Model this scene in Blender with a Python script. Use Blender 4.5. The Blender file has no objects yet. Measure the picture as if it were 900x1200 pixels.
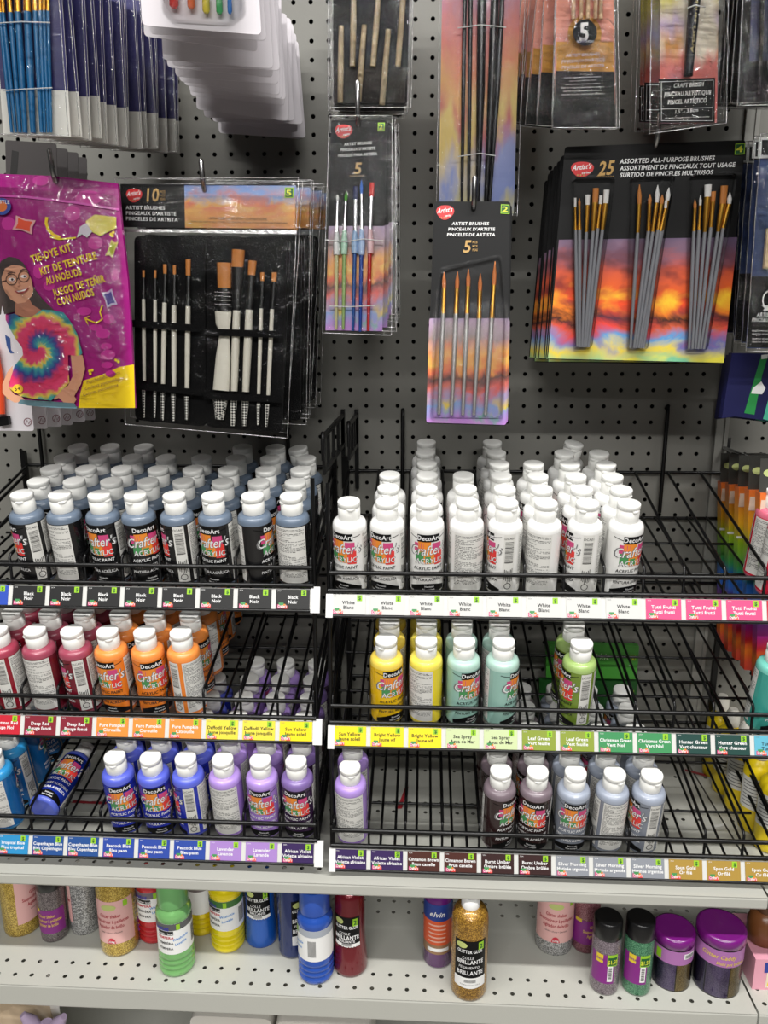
import bpy, bmesh, math, random
from mathutils import Vector, Matrix, noise
random.seed(7)
sc = bpy.context.scene
COL = sc.collection
PI = math.pi
# ------------------------------------------------------------------ camera
F, PITCH, YAW, ROLL = 905.0, 0.2353, 0.0511, 0.0031
CZ = 1.5
cy, sy = math.cos(YAW), math.sin(YAW)
cp, sp = math.cos(PITCH), math.sin(PITCH)
def w2(v):                       # camera-levelled axes to world
    x, y, z = v
    return Vector((x*cy - y*sy, x*sy + y*cy, z))
fwd = w2((0, cp, -sp)); up0 = w2((0, sp, cp)); rt0 = w2((1, 0, 0))
rt = rt0*math.cos(ROLL) - up0*math.sin(ROLL)
up = rt0*math.sin(ROLL) + up0*math.cos(ROLL)
cam = bpy.data.cameras.new('camera')
cam.sensor_fit = 'VERTICAL'; cam.sensor_height = 36; cam.sensor_width = 27
cam.lens = F/1200*36; cam.clip_start = .02
camo = bpy.data.objects.new('camera', cam); COL.objects.link(camo)
M = Matrix((rt, up, -fwd)).transposed().to_4x4(); M.translation = (0, 0, CZ)
camo.matrix_world = M
sc.camera = camo
# ------------------------------------------------------------------ world, lights, exposure
wd = bpy.data.worlds.new('world'); sc.world = wd; wd.use_nodes = True
wd.node_tree.nodes['Background'].inputs[0].default_value = (1, .98, .95, 1)
wd.node_tree.nodes['Background'].inputs[1].default_value = .06
def area(name, loc, sx, sy_, power, target=None):
    l = bpy.data.lights.new(name, 'AREA'); l.shape = 'RECTANGLE'; l.size = sx; l.size_y = sy_
    l.energy = power; l.color = (1, .985, .955)
    o = bpy.data.objects.new(name, l); COL.objects.link(o); o.location = loc
    if target is not None:
        o.rotation_euler = (Vector(target)-Vector(loc)).to_track_quat('-Z', 'Y').to_euler()
    return o
area('ceiling_tube_light', (.1, .02, CZ+1.75), 3.6, .09, 108)
area('ceiling_tube_light', (.1, -2.2, CZ+1.75), 3.6, .14, 175)
area('ceiling_tube_light', (.1, -5.0, CZ+1.75), 3.6, .14, 85)
sc.view_settings.view_transform = 'Standard'; sc.view_settings.look = 'None'
sc.view_settings.exposure = -0.14; sc.view_settings.gamma = 1.0
sc.view_settings.use_curve_mapping = False
sc.cycles.transparent_max_bounces = 24
sc.cycles.max_bounces = 8
# ------------------------------------------------------------------ pixel <-> place
def ray(px, py):
    A = (px-450)/F; B = (600-py)/F
    return fwd + rt*A + up*B
def W(px, py, D):
    r = ray(px, py); s = D/r.y
    return Vector((r.x*s, D, CZ + r.z*s))
def WZ(px, py, z):
    r = ray(px, py); s = (z-CZ)/r.z
    return Vector((r.x*s, r.y*s, z))
# ------------------------------------------------------------------ colours, materials
def lin(c):
    return tuple(((v/255)/12.92 if v/255 <= .04045 else ((v/255+.055)/1.055)**2.4) for v in c)+(1,)
_m = {}
def mat(rgb, rough=.5, metal=0., spec=.5, name='paint', coat=0., trans=0., bump=None, alpha=1.):
    k = (rgb, rough, metal, spec, coat, trans, bump, alpha)
    if k in _m: return _m[k]
    m = bpy.data.materials.new(name); m.use_nodes = True
    nt = m.node_tree; b = nt.nodes['Principled BSDF']
    b.inputs['Base Color'].default_value = lin(rgb)
    b.inputs['Roughness'].default_value = rough
    b.inputs['Metallic'].default_value = metal
    b.inputs['Specular IOR Level'].default_value = spec
    b.inputs['Coat Weight'].default_value = coat
    b.inputs['Transmission Weight'].default_value = trans
    b.inputs['Alpha'].default_value = alpha
    if bump:
        n = nt.nodes.new('ShaderNodeTexNoise'); n.inputs['Scale'].default_value = bump[0]
        bp = nt.nodes.new('ShaderNodeBump'); bp.inputs['Strength'].default_value = bump[1]
        bp.inputs['Distance'].default_value = .002
        tc = nt.nodes.new('ShaderNodeTexCoord')
        nt.links.new(tc.outputs['Object'], n.inputs['Vector'])
        nt.links.new(n.outputs['Fac'], bp.inputs['Height']); nt.links.new(bp.outputs['Normal'], b.inputs['Normal'])
    _m[k] = m
    return m
def glitter(rgb, rgb2, name='glitter', scale=1400):
    m = bpy.data.materials.new(name); m.use_nodes = True; nt = m.node_tree; b = nt.nodes['Principled BSDF']
    tc = nt.nodes.new('ShaderNodeTexCoord'); v = nt.nodes.new('ShaderNodeTexVoronoi'); v.inputs['Scale'].default_value = scale
    r = nt.nodes.new('ShaderNodeValToRGB'); r.color_ramp.elements[0].color = lin(rgb); r.color_ramp.elements[1].color = lin(rgb2)
    r.color_ramp.elements[0].position = .35; r.color_ramp.elements[1].position = .85
    sx = nt.nodes.new('ShaderNodeSeparateColor')
    L = nt.links.new
    L(tc.outputs['Object'], v.inputs['Vector']); L(v.outputs['Color'], sx.inputs[0]); L(sx.outputs[0], r.inputs['Fac'])
    L(r.outputs['Color'], b.inputs['Base Color']); b.inputs['Metallic'].default_value = .35; b.inputs['Roughness'].default_value = .4
    b.inputs['Coat Weight'].default_value = .6
    return m
def film_mat(name='clear_film', fac=-.028, rough=.07, scale=35, strength=.6, tint=(255, 255, 255), dist=.006):
    m = bpy.data.materials.new(name); m.use_nodes = True; nt = m.node_tree; nt.nodes.clear(); L = nt.links.new
    out = nt.nodes.new('ShaderNodeOutputMaterial'); mix = nt.nodes.new('ShaderNodeMixShader')
    t = nt.nodes.new('ShaderNodeBsdfTransparent'); g = nt.nodes.new('ShaderNodeBsdfGlossy')
    t.inputs[0].default_value = lin(tint)
    g.inputs['Roughness'].default_value = rough
    fr = nt.nodes.new('ShaderNodeFresnel'); fr.inputs[0].default_value = 1.5
    ad = nt.nodes.new('ShaderNodeMath'); ad.operation = 'ADD'; ad.inputs[1].default_value = fac; ad.use_clamp = True
    tc = nt.nodes.new('ShaderNodeTexCoord'); n = nt.nodes.new('ShaderNodeTexNoise'); n.inputs['Scale'].default_value = scale
    n.inputs['Detail'].default_value = 3; n.inputs['Distortion'].default_value = 1.2
    bp = nt.nodes.new('ShaderNodeBump'); bp.inputs['Strength'].default_value = strength; bp.inputs['Distance'].default_value = dist
    rg = nt.nodes.new('ShaderNodeMath'); rg.operation = 'SUBTRACT'; rg.inputs[1].default_value = .5
    rb = nt.nodes.new('ShaderNodeMath'); rb.operation = 'ABSOLUTE'
    L(tc.outputs['Object'], n.inputs['Vector']); L(n.outputs['Fac'], rg.inputs[0]); L(rg.outputs[0], rb.inputs[0]); L(rb.outputs[0], bp.inputs['Height'])
    L(bp.outputs['Normal'], g.inputs['Normal']); L(bp.outputs['Normal'], fr.inputs['Normal'])
    L(fr.outputs[0], ad.inputs[0]); L(ad.outputs[0], mix.inputs[0]); L(t.outputs[0], mix.inputs[1]); L(g.outputs[0], mix.inputs[2])
    L(mix.outputs[0], out.inputs[0])
    return m
def art_mat(name, stops, amp=.25, scale=2.2, stops2=None, seed=0., rough=.35, axis=2, thr=.5, aspect=(1, 1, 1)):
    """painting printed on card: colour bands along the panel broken up by noise"""
    m = bpy.data.materials.new(name); m.use_nodes = True; nt = m.node_tree; b = nt.nodes['Principled BSDF']; L = nt.links.new
    tc = nt.nodes.new('ShaderNodeTexCoord'); sx = nt.nodes.new('ShaderNodeSeparateXYZ'); L(tc.outputs['Generated'], sx.inputs[0])
    mp = nt.nodes.new('ShaderNodeMapping'); mp.inputs['Location'].default_value = (seed, seed*1.7, seed*.6)
    mp.inputs['Scale'].default_value = aspect
    L(tc.outputs['Generated'], mp.inputs[0])
    n = nt.nodes.new('ShaderNodeTexNoise'); n.inputs['Scale'].default_value = scale; n.inputs['Detail'].default_value = 5
    n.inputs['Roughness'].default_value = .6; n.inputs['Distortion'].default_value = .8
    L(mp.outputs[0], n.inputs['Vector'])
    a = nt.nodes.new('ShaderNodeMath'); a.operation = 'MULTIPLY_ADD'; a.inputs[1].default_value = amp*2
    L(n.outputs['Fac'], a.inputs[0])
    s = nt.nodes.new('ShaderNodeMath'); s.operation = 'SUBTRACT'; s.inputs[1].default_value = amp
    L(sx.outputs[axis], s.inputs[0]); L(s.outputs[0], a.inputs[2])
    def ramp(st):
        r = nt.nodes.new('ShaderNodeValToRGB'); e = r.color_ramp.elements
        while len(e) < len(st): e.new(.5)
        for i, (p, c) in enumerate(st): e[i].position = p; e[i].color = lin(c)
        return r
    r1 = ramp(stops); L(a.outputs[0], r1.inputs['Fac']); last = r1.outputs['Color']
    if stops2:
        r2 = ramp(stops2); L(a.outputs[0], r2.inputs['Fac'])
        n2 = nt.nodes.new('ShaderNodeTexNoise'); n2.inputs['Scale'].default_value = scale*1.3; n2.inputs['Detail'].default_value = 3
        mp2 = nt.nodes.new('ShaderNodeMapping'); mp2.inputs['Location'].default_value = (seed+5.3, 0, seed); L(tc.outputs['Generated'], mp2.inputs[0])
        L(mp2.outputs[0], n2.inputs['Vector'])
        r3 = ramp([(thr-.06, (0, 0, 0)), (thr+.06, (255, 255, 255))]); L(n2.outputs['Fac'], r3.inputs['Fac'])
        mx = nt.nodes.new('ShaderNodeMix'); mx.data_type = 'RGBA'
        L(r3.outputs['Color'], mx.inputs['Factor']); L(last, mx.inputs['A']); L(r2.outputs['Color'], mx.inputs['B']); last = mx.outputs['Result']
    L(last, b.inputs['Base Color']); b.inputs['Roughness'].default_value = rough
    return m
BLACK = mat((7, 7, 8), .45, spec=.25, name='black_print'); WHITE = mat((240, 240, 238), .5, name='white_print')
INKW = mat((235, 235, 235), .5, name='white_ink'); INKB = mat((22, 22, 24), .5, name='black_ink')
WIRE = mat((7, 7, 8), .34, spec=.4, name='black_coated_wire')
STEEL = mat((165, 165, 165), .25, 1., name='steel'); GOLD = mat((205, 155, 60), .3, .9, name='brass_ferrule')
GOLDINK = mat((190, 150, 80), .4, name='gold_ink')
SHELF = mat((184, 184, 176), .42, name='shelf_enamel', bump=(300, .05))
PEG = mat((124, 123, 117), .5, name='pegboard_grey', bump=(160, .06))
DARK = mat((14, 14, 14), .7, name='dark_gap')
FILM = film_mat(); FILM2 = film_mat('crinkled_film', -.0, .05, 42, 1.0, dist=.018); BLIS = film_mat('blister_plastic', -.01, .12, 20, .15)
# ------------------------------------------------------------------ mesh builder
class MB:
    def __init__(s): s.v = []; s.f = []; s.m = []; s.mats = []; s.sm = []
    def mi(s, m):
        if m not in s.mats: s.mats.append(m)
        return s.mats.index(m)
    def add(s, vs, fs, m, smooth=False):
        o = len(s.v); k = s.mi(m); s.v += [tuple(v) for v in vs]
        for f in fs: s.f.append(tuple(i+o for i in f)); s.m.append(k); s.sm.append(smooth)
    def box(s, lo, hi, m):
        x0, y0, z0 = lo; x1, y1, z1 = hi
        v = [(x0,y0,z0),(x1,y0,z0),(x1,y1,z0),(x0,y1,z0),(x0,y0,z1),(x1,y0,z1),(x1,y1,z1),(x0,y1,z1)]
        s.add(v, [(0,3,2,1),(4,5,6,7),(0,1,5,4),(1,2,6,5),(2,3,7,6),(3,0,4,7)], m)
    def tube(s, pts, r, m, n=8, smooth=True, caps=True):
        pts = [Vector(p) for p in pts]; rs = r if isinstance(r, (list, tuple)) else [r]*len(pts)
        vs = []; prev = None
        for i, p in enumerate(pts):
            t = (pts[min(i+1, len(pts)-1)]-pts[max(i-1, 0)]).normalized()
            if prev is None:
                a = Vector((0, 0, 1)) if abs(t.z) < .9 else Vector((1, 0, 0)); u = t.cross(a).normalized()
            else: u = (prev - t*prev.dot(t)).normalized()
            prev = u; w = t.cross(u)
            for k in range(n):
                an = 2*PI*k/n; vs.append(p + (u*math.cos(an)+w*math.sin(an))*rs[i])
        fs = []
        for i in range(len(pts)-1):
            for k in range(n): fs.append((i*n+k, i*n+(k+1) % n, (i+1)*n+(k+1) % n, (i+1)*n+k))
        s.add(vs, fs, m, smooth)
        if caps:
            o = len(pts)*n
            s.add(vs[:n], [tuple(reversed(range(n)))], m); s.add(vs[-n:], [tuple(range(n))], m)
    def lathe(s, prof, m, n=28, smooth=True, caps=True, off=(0, 0)):
        vs = []; fs = []
        for r, z in prof:
            for k in range(n): a = 2*PI*k/n; vs.append((off[0]+r*math.sin(a), off[1]-r*math.cos(a), z))
        for i in range(len(prof)-1):
            for k in range(n): fs.append((i*n+k, i*n+(k+1) % n, (i+1)*n+(k+1) % n, (i+1)*n+k))
        s.add(vs, fs, m, smooth)
        if caps:
            s.add(vs[:n], [tuple(reversed(range(n)))], m); s.add(vs[-n:], [tuple(range(n))], m)
    def poly(s, pts, y, m):           # flat polygon facing -y, pts (x,z)
        ar = sum(pts[i][0]*pts[(i+1) % len(pts)][1]-pts[(i+1) % len(pts)][0]*pts[i][1] for i in range(len(pts)))
        if ar < 0: pts = pts[::-1]
        s.add([(x, y, z) for x, z in pts], [tuple(range(len(pts)))], m)
    def prism(s, pts, y0, y1, m):
        ar = sum(pts[i][0]*pts[(i+1) % len(pts)][1]-pts[(i+1) % len(pts)][0]*pts[i][1] for i in range(len(pts)))
        if ar < 0: pts = pts[::-1]
        n = len(pts)
        s.add([(x, y0, z) for x, z in pts]+[(x, y1, z) for x, z in pts],
              [tuple(range(n)), tuple(reversed(range(n, 2*n)))]+[((i+1) % n, i, i+n, (i+1) % n+n) for i in range(n)], m)
    def wrect(s, r, a0, a1, z0, z1, m, step=7):   # rectangle wrapped on an upright cylinder, angles in degrees
        n = max(1, int(abs(a1-a0)/step+.5)); vs = []
        zf0 = z0 if callable(z0) else (lambda t: z0); zf1 = z1 if callable(z1) else (lambda t: z1)
        for i in range(n+1):
            t = i/n; a = math.radians(a0+(a1-a0)*t); x, y = r*math.sin(a), -r*math.cos(a)
            vs += [(x, y, zf0(t)), (x, y, zf1(t))]
        s.add(vs, [(2*i, 2*i+2, 2*i+3, 2*i+1) for i in range(n)], m, True)
    def woval(s, r, a, z, wa, h, m):
        s.wrect(r, a-wa, a+wa, lambda t: z-h*math.sqrt(max(0, 1-(2*t-1)**2)), lambda t: z+h*math.sqrt(max(0, 1-(2*t-1)**2)), m, wa/5)
    def wtext(s, txt, r, a, z, size, m, bold=False, shear=0., sx=1., rot=0., center=True):
        vs, fs, w = TX(txt, bold); c = w/2 if center else 0
        out = []
        for x, y in vs:
            X = (x+shear*y-c)*size*sx; Z = y*size
            X, Z = X*math.cos(rot)-Z*math.sin(rot), X*math.sin(rot)+Z*math.cos(rot)
            an = math.radians(a)+X/r; out.append((r*math.sin(an), -r*math.cos(an), z+Z))
        s.add(out, fs, m)
    def build(s, name, parent=None, loc=None):
        me = bpy.data.meshes.new(name); me.from_pydata(s.v, [], s.f)
        for m in s.mats: me.materials.append(m)
        me.polygons.foreach_set('material_index', s.m); me.polygons.foreach_set('use_smooth', s.sm); me.update()
        o = bpy.data.objects.new(name, me); COL.objects.link(o)
        if parent is not None: o.parent = parent
        if loc is not None: o.location = loc
        return o
# ------------------------------------------------------------------ lettering
CH = "ABCDEFGHIJKLMNOPQRSTUVWXYZabcdefghijklmnopqrstuvwxyz0123456789'.,-+$/|&%\"°#:()!ÉÍÑéèíóûêàçñÀ•®"
_g = {}
def make_glyphs():
    tmp = []
    for bold in (0, 1):
        for c in CH:
            cu = bpy.data.curves.new('t', 'FONT'); cu.body = c; cu.resolution_u = 2; cu.fill_mode = 'FRONT'
            if bold: cu.offset = .022
            o = bpy.data.objects.new('t', cu); COL.objects.link(o)
            c2 = bpy.data.curves.new('t', 'FONT'); c2.body = c+'|'; c2.resolution_u = 1
            o2 = bpy.data.objects.new('t', c2); COL.objects.link(o2); tmp.append((bold, c, o, o2))
    bpy.context.view_layer.update(); dg = bpy.context.evaluated_depsgraph_get()
    c3 = None
    for bold, c, o, o2 in tmp:
        me = o.evaluated_get(dg).to_mesh()
        vs = [(v.co.x, v.co.y) for v in me.vertices]; fs = [tuple(p.vertices) for p in me.polygons]
        o.evaluated_get(dg).to_mesh_clear()
        mx = max(v[0] for v in o2.bound_box)
        _g[(bold, c)] = [vs, fs, mx]
    for bold in (0, 1):
        # advance of '|' alone: width of '||' minus right edge shift
        bar = max([v[0] for v in _g[(0, '|')][0]])
        for c in CH: _g[(bold, c)][2] -= bar
    for bold, c, o, o2 in tmp:
        for q in (o, o2):
            cu = q.data; bpy.data.objects.remove(q); bpy.data.curves.remove(cu)
make_glyphs()
def TX(txt, bold=False):
    b = 1 if bold else 0; x = 0; vs = []; fs = []
    for c in txt:
        if c == ' ': x += .28; continue
        g = _g.get((b, c))
        if g is None: continue
        o = len(vs); vs += [(p[0]+x, p[1]) for p in g[0]]; fs += [tuple(i+o for i in f) for f in g[1]]
        x += g[2]+(.03 if bold else 0)
    return vs, fs, x
# ------------------------------------------------------------------ objects
def empty(name, loc=(0, 0, 0), M=None, label=None, cat=None, group=None):
    o = bpy.data.objects.new(name, None); COL.objects.link(o); o.empty_display_size = .01
    if M is not None: o.matrix_world = M
    else: o.location = loc
    if label: o['label'] = label
    if cat: o['category'] = cat
    if group: o['group'] = group
    return o
def tag(o, label, cat, group=None):
    o['label'] = label; o['category'] = cat
    if group: o['group'] = group
    return o
def kids(o): return KIDS.get(o.name) or [c for c in o.children]
KIDS = {}
def dup(root, M=None, label=None, group=None, keep=None):
    def cpy(o, par):
        c = o.copy(); COL.objects.link(c)
        if par is not None: c.parent = par
        for k in CH_OF(o):
            if par is None and keep is not None and k.name.split('.')[0] not in keep: continue
            cpy(k, c)
        return c
    c = cpy(root, None)
    if M is not None: c.matrix_world = M
    if label: c['label'] = label
    if group: c['group'] = group
    return c
_ch = {}
def CH_OF(o):
    if o.name not in _ch: _ch[o.name] = list(o.children)
    return _ch[o.name]
def structure(mb, name):
    o = mb.build(name); o['kind'] = 'structure'; return o
ORD = ['front', 'second', 'third', 'fourth', 'fifth', 'sixth', 'seventh', 'eighth', 'ninth', 'tenth', 'eleventh', 'twelfth', 'thirteenth', 'fourteenth', 'fifteenth', 'sixteenth', 'seventeenth', 'eighteenth', 'nineteenth', 'twentieth']
# ================================================================== SETTING
WD = 1.2577                       # the pegboard's distance
HX0, HZ0, HP = -.04184, CZ-.12469, .0254
def hole_sheet(cells, half, rad, depth, place, m, mdark, pr=8, dp=None):
    """sheet made of square cells with a round hole in each; place(u,v,w) -> world"""
    mb = MB(); vs = []; fs = []; fd = []
    ring = [(math.cos(2*PI*(k+.5)/pr)*rad, math.sin(2*PI*(k+.5)/pr)*rad) for k in range(pr)]
    for (u, v, hu0, hu1, hv0, hv1, hole) in cells:
        o = len(vs); sq = [(hu1, hv1), (-hu0, hv1), (-hu0, -hv0), (hu1, -hv0)]
        if not hole:
            vs += [place(u+a, v+b, 0) for a, b in sq]; fs.append((o, o+1, o+2, o+3)); continue
        vs += [place(u+a, v+b, 0) for a, b in sq]
        vs += [place(u+a, v+b, 0) for a, b in ring]; vs += [place(u+a, v+b, depth) for a, b in ring]
        q = pr//4
        for c in range(4):
            for k in range(q-1):
                i0 = c*q+k; fs.append((o+c, o+4+(i0+1) % pr, o+4+i0 % pr))
            i1 = (c*q+q-1) % pr; i2 = (c*q+q) % pr
            fs.append((o+c, o+(c+1) % 4, o+4+i2)); fs.append((o+c, o+4+i2, o+4+i1))
        for k in range(pr): fd.append((o+4+k, o+4+(k+1) % pr, o+4+pr+(k+1) % pr, o+4+pr+k))
    mb.add(vs, fs, m); k = mb.mi(mdark)
    for f in fd: mb.f.append(f); mb.m.append(k); mb.sm.append(False)
    return mb
def wall_cells(i0, i1, j0, j1):
    h = HP/2
    return [(HX0+i*HP, HZ0-j*HP, h, h, h, h, True) for j in range(j0, j1) for i in range(i0, i1)]
EDGE = dict(m=mat((60, 60, 57), .7, name='hole_edge'))
# main panel, columns up to 19; upright strip; next panel from column 22
mb = hole_sheet(wall_cells(-40, 20, -30, 34), 0, .0034, .004, lambda u, v, w: (u, WD+w, v), PEG, EDGE['m'])
structure(mb, 'wall_back')
mb = hole_sheet(wall_cells(22, 36, -30, 34), 0, .0034, .004, lambda u, v, w: (u, WD+w, v), PEG, EDGE['m'])
structure(mb, 'wall_back')
mb = MB(); xs0 = HX0+19.5*HP; xs1 = HX0+21.5*HP
mb.box((-2.2, WD+.03, 0), (2.2, WD+.05, 2.5), DARK)
structure(mb, 'wall_rear')
mb = MB()
zt, zb_ = HZ0+30.5*HP, HZ0-33.5*HP
mb.box((xs0, WD, zb_), (xs0+.012, WD+.004, zt), PEG); mb.box((xs1-.018, WD, zb_), (xs1, WD+.004, zt), PEG)
UPM = mat((150, 149, 143), .45, name='upright_enamel')
# slotted upright: two cheeks and a face broken by slots
ux0, ux1 = xs0+.0125, xs1-.0185
mb.box((ux0, WD-.006, zb_), (ux0+.006, WD+.01, zt), UPM); mb.box((ux1-.006, WD-.006, zb_), (ux1, WD+.01, zt), UPM)
mb.box((ux0+.006, WD-.004, zb_), (ux1-.006, WD+.01, zt), UPM)
structure(mb, 'trim_1')
# gondola back below the pegboard and the side panel far left/right are plain sheet
mb = MB(); mb.box((-2.2, WD, 0), (2.2, WD+.02, zb_), PEG); structure(mb, 'wall_lower')
mb = MB(); mb.box((-4, -7, -.02), (4, 2, 0), mat((128, 124, 118), .5, name='floor_tile')); structure(mb, 'floor')
# ------------------------------------------------------------------ steel shelves
def shelf(name, x0, x1, y0, y1, z, lip, label, rows, off=0., m=SHELF):
    root = empty(name, (x0, y0, z), label=label, cat='shelf'); T = Matrix.Translation((-x0, -y0, -z))
    n0 = math.ceil((x0+.012-HX0-off)/HP); n1 = int((x1-.012-HX0-off)/HP)
    xa, xb = HX0+off+(n0-.5)*HP, HX0+off+(n1+.5)*HP
    cells = []; rr = sorted(rows); h = HP/2
    edges = []
    for r in rr:
        for i in range(n0, n1+1): cells.append((HX0+off+i*HP, y0+r, h, h, .009, .009, True))
    cur = y0
    for r in rr:
        if y0+r-.009 > cur+1e-5: edges.append((cur, y0+r-.009))
        cur = y0+r+.009
    edges.append((cur, y1))
    mb = hole_sheet(cells, 0, .0033, -.0012, lambda u, v, w: (u-x0, v-y0, w), m, EDGE['m'])
    for a, b in edges: mb.add([(0, a-y0, 0), (x1-x0, a-y0, 0), (x1-x0, b-y0, 0), (0, b-y0, 0)], [(0, 1, 2, 3)], m)
    for r in rr:
        sh = 0
        for a, b in ((x0, xa+sh), (xb+sh, x1)):
            if abs(b-a) > 1e-4: mb.add([(a-x0, r-.009, 0), (b-x0, r-.009, 0), (b-x0, r+.009, 0), (a-x0, r+.009, 0)], [(0, 1, 2, 3)], m)
    mb.build('deck', root)
    mb = MB(); w = x1-x0
    prof = [(.004, .0), (.0012, -.0008), (0, -.004), (0, -lip+.003), (.002, -lip), (.016, -lip), (.016, -lip+.0015), (.003, -lip+.0015), (.0015, -lip+.004), (.0015, -.004), (.004, -.0012)]
    n = len(prof)
    mb.add([(0, a, b) for a, b in prof]+[(w, a, b) for a, b in prof], [(i, (i+1) % n, (i+1) % n+n, i+n) for i in range(n)]+[tuple(reversed(range(n))), tuple(range(n, 2*n))], m)
    mb.build('front_lip', root)
    return root
ZS1, ZS2 = CZ-.758, CZ-.937
XJ = W(884, 1185, .925).x
SH1 = shelf('steel_shelf', -1.05, XJ-.0015, .925, WD-.002, ZS1, .0195, 'upper grey steel shelf directly under the wire paint racks', [.03, .055, .17, .195, .29])
SH1b = shelf('steel_shelf', XJ+.0015, XJ+.6, .925, WD-.002, ZS1, .0195, 'upper steel shelf section at far right carrying the yellow bottles', [.03, .055, .17, .195, .29])
SH2 = shelf('steel_shelf', -1.05, XJ-.0015, .912, WD-.002, ZS2, .038, 'lower white perforated shelf holding the glitter and tempera bottles', [.018, .0434, .17, .195, .29])
SH2b = shelf('steel_shelf', XJ+.0015, XJ+.6, .912, WD-.002, ZS2, .038, 'lower shelf section at far right under the pink box', [.018, .0434, .17, .195, .29])
# ================================================================== PAINT BOTTLES
BR, BH, CAPR, CAPH = .0227, .104, .0146, .0245
def bottle_meshes():
    P = [mat((200, 0, 200+i), name='slot') for i in range(10)]
    # body
    mb = MB(); r = BR
    mb.lathe([(r*.80, 0), (r*.93, .0008), (r, .0045), (r, BH-.010), (r*.985, BH-.006), (r*.93, BH-.0028), (r*.83, BH-.0006), (r*.70, BH), (CAPR*.9, BH+.0012), (CAPR*.85, BH+.004)], P[0], 36)
    body = mb
    cap = MB(); c = CAPR
    cap.lathe([(c*.97, 0), (c*.985, .0006), (c, .006), (c, CAPH*.70), (c*.985, CAPH*.705)], P[1], 32)
    lid = MB()
    lid.lathe([(c*.985, 0), (c*1.02, .0004), (c*1.02, .0058), (c*.995, .0070), (c*.90, .0076), (c*.3, .0072)], P[1], 32)
    # thumb notch: small crescent lip
    n = 7; vs = []
    for k in range(n+1):
        t = -1+2*k/n; a = t*.38; vs.append(((c*1.02)*math.sin(a), -(c*1.02)*math.cos(a), .0012)); vs.append(((c*1.02+.0016*(1-t*t))*math.sin(a), -(c*1.02+.0016*(1-t*t))*math.cos(a), .0006-.001*(1-t*t)))
        vs.append(((c*1.02)*math.sin(a), -(c*1.02)*math.cos(a), -.0012-.002*(1-t*t)))
    lid.add(vs, [(3*i, 3*i+1, 3*i+4, 3*i+3) for i in range(n)]+[(3*i+1, 3*i+2, 3*i+5, 3*i+4) for i in range(n)], P[1], True)
    return body, cap, lid
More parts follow.
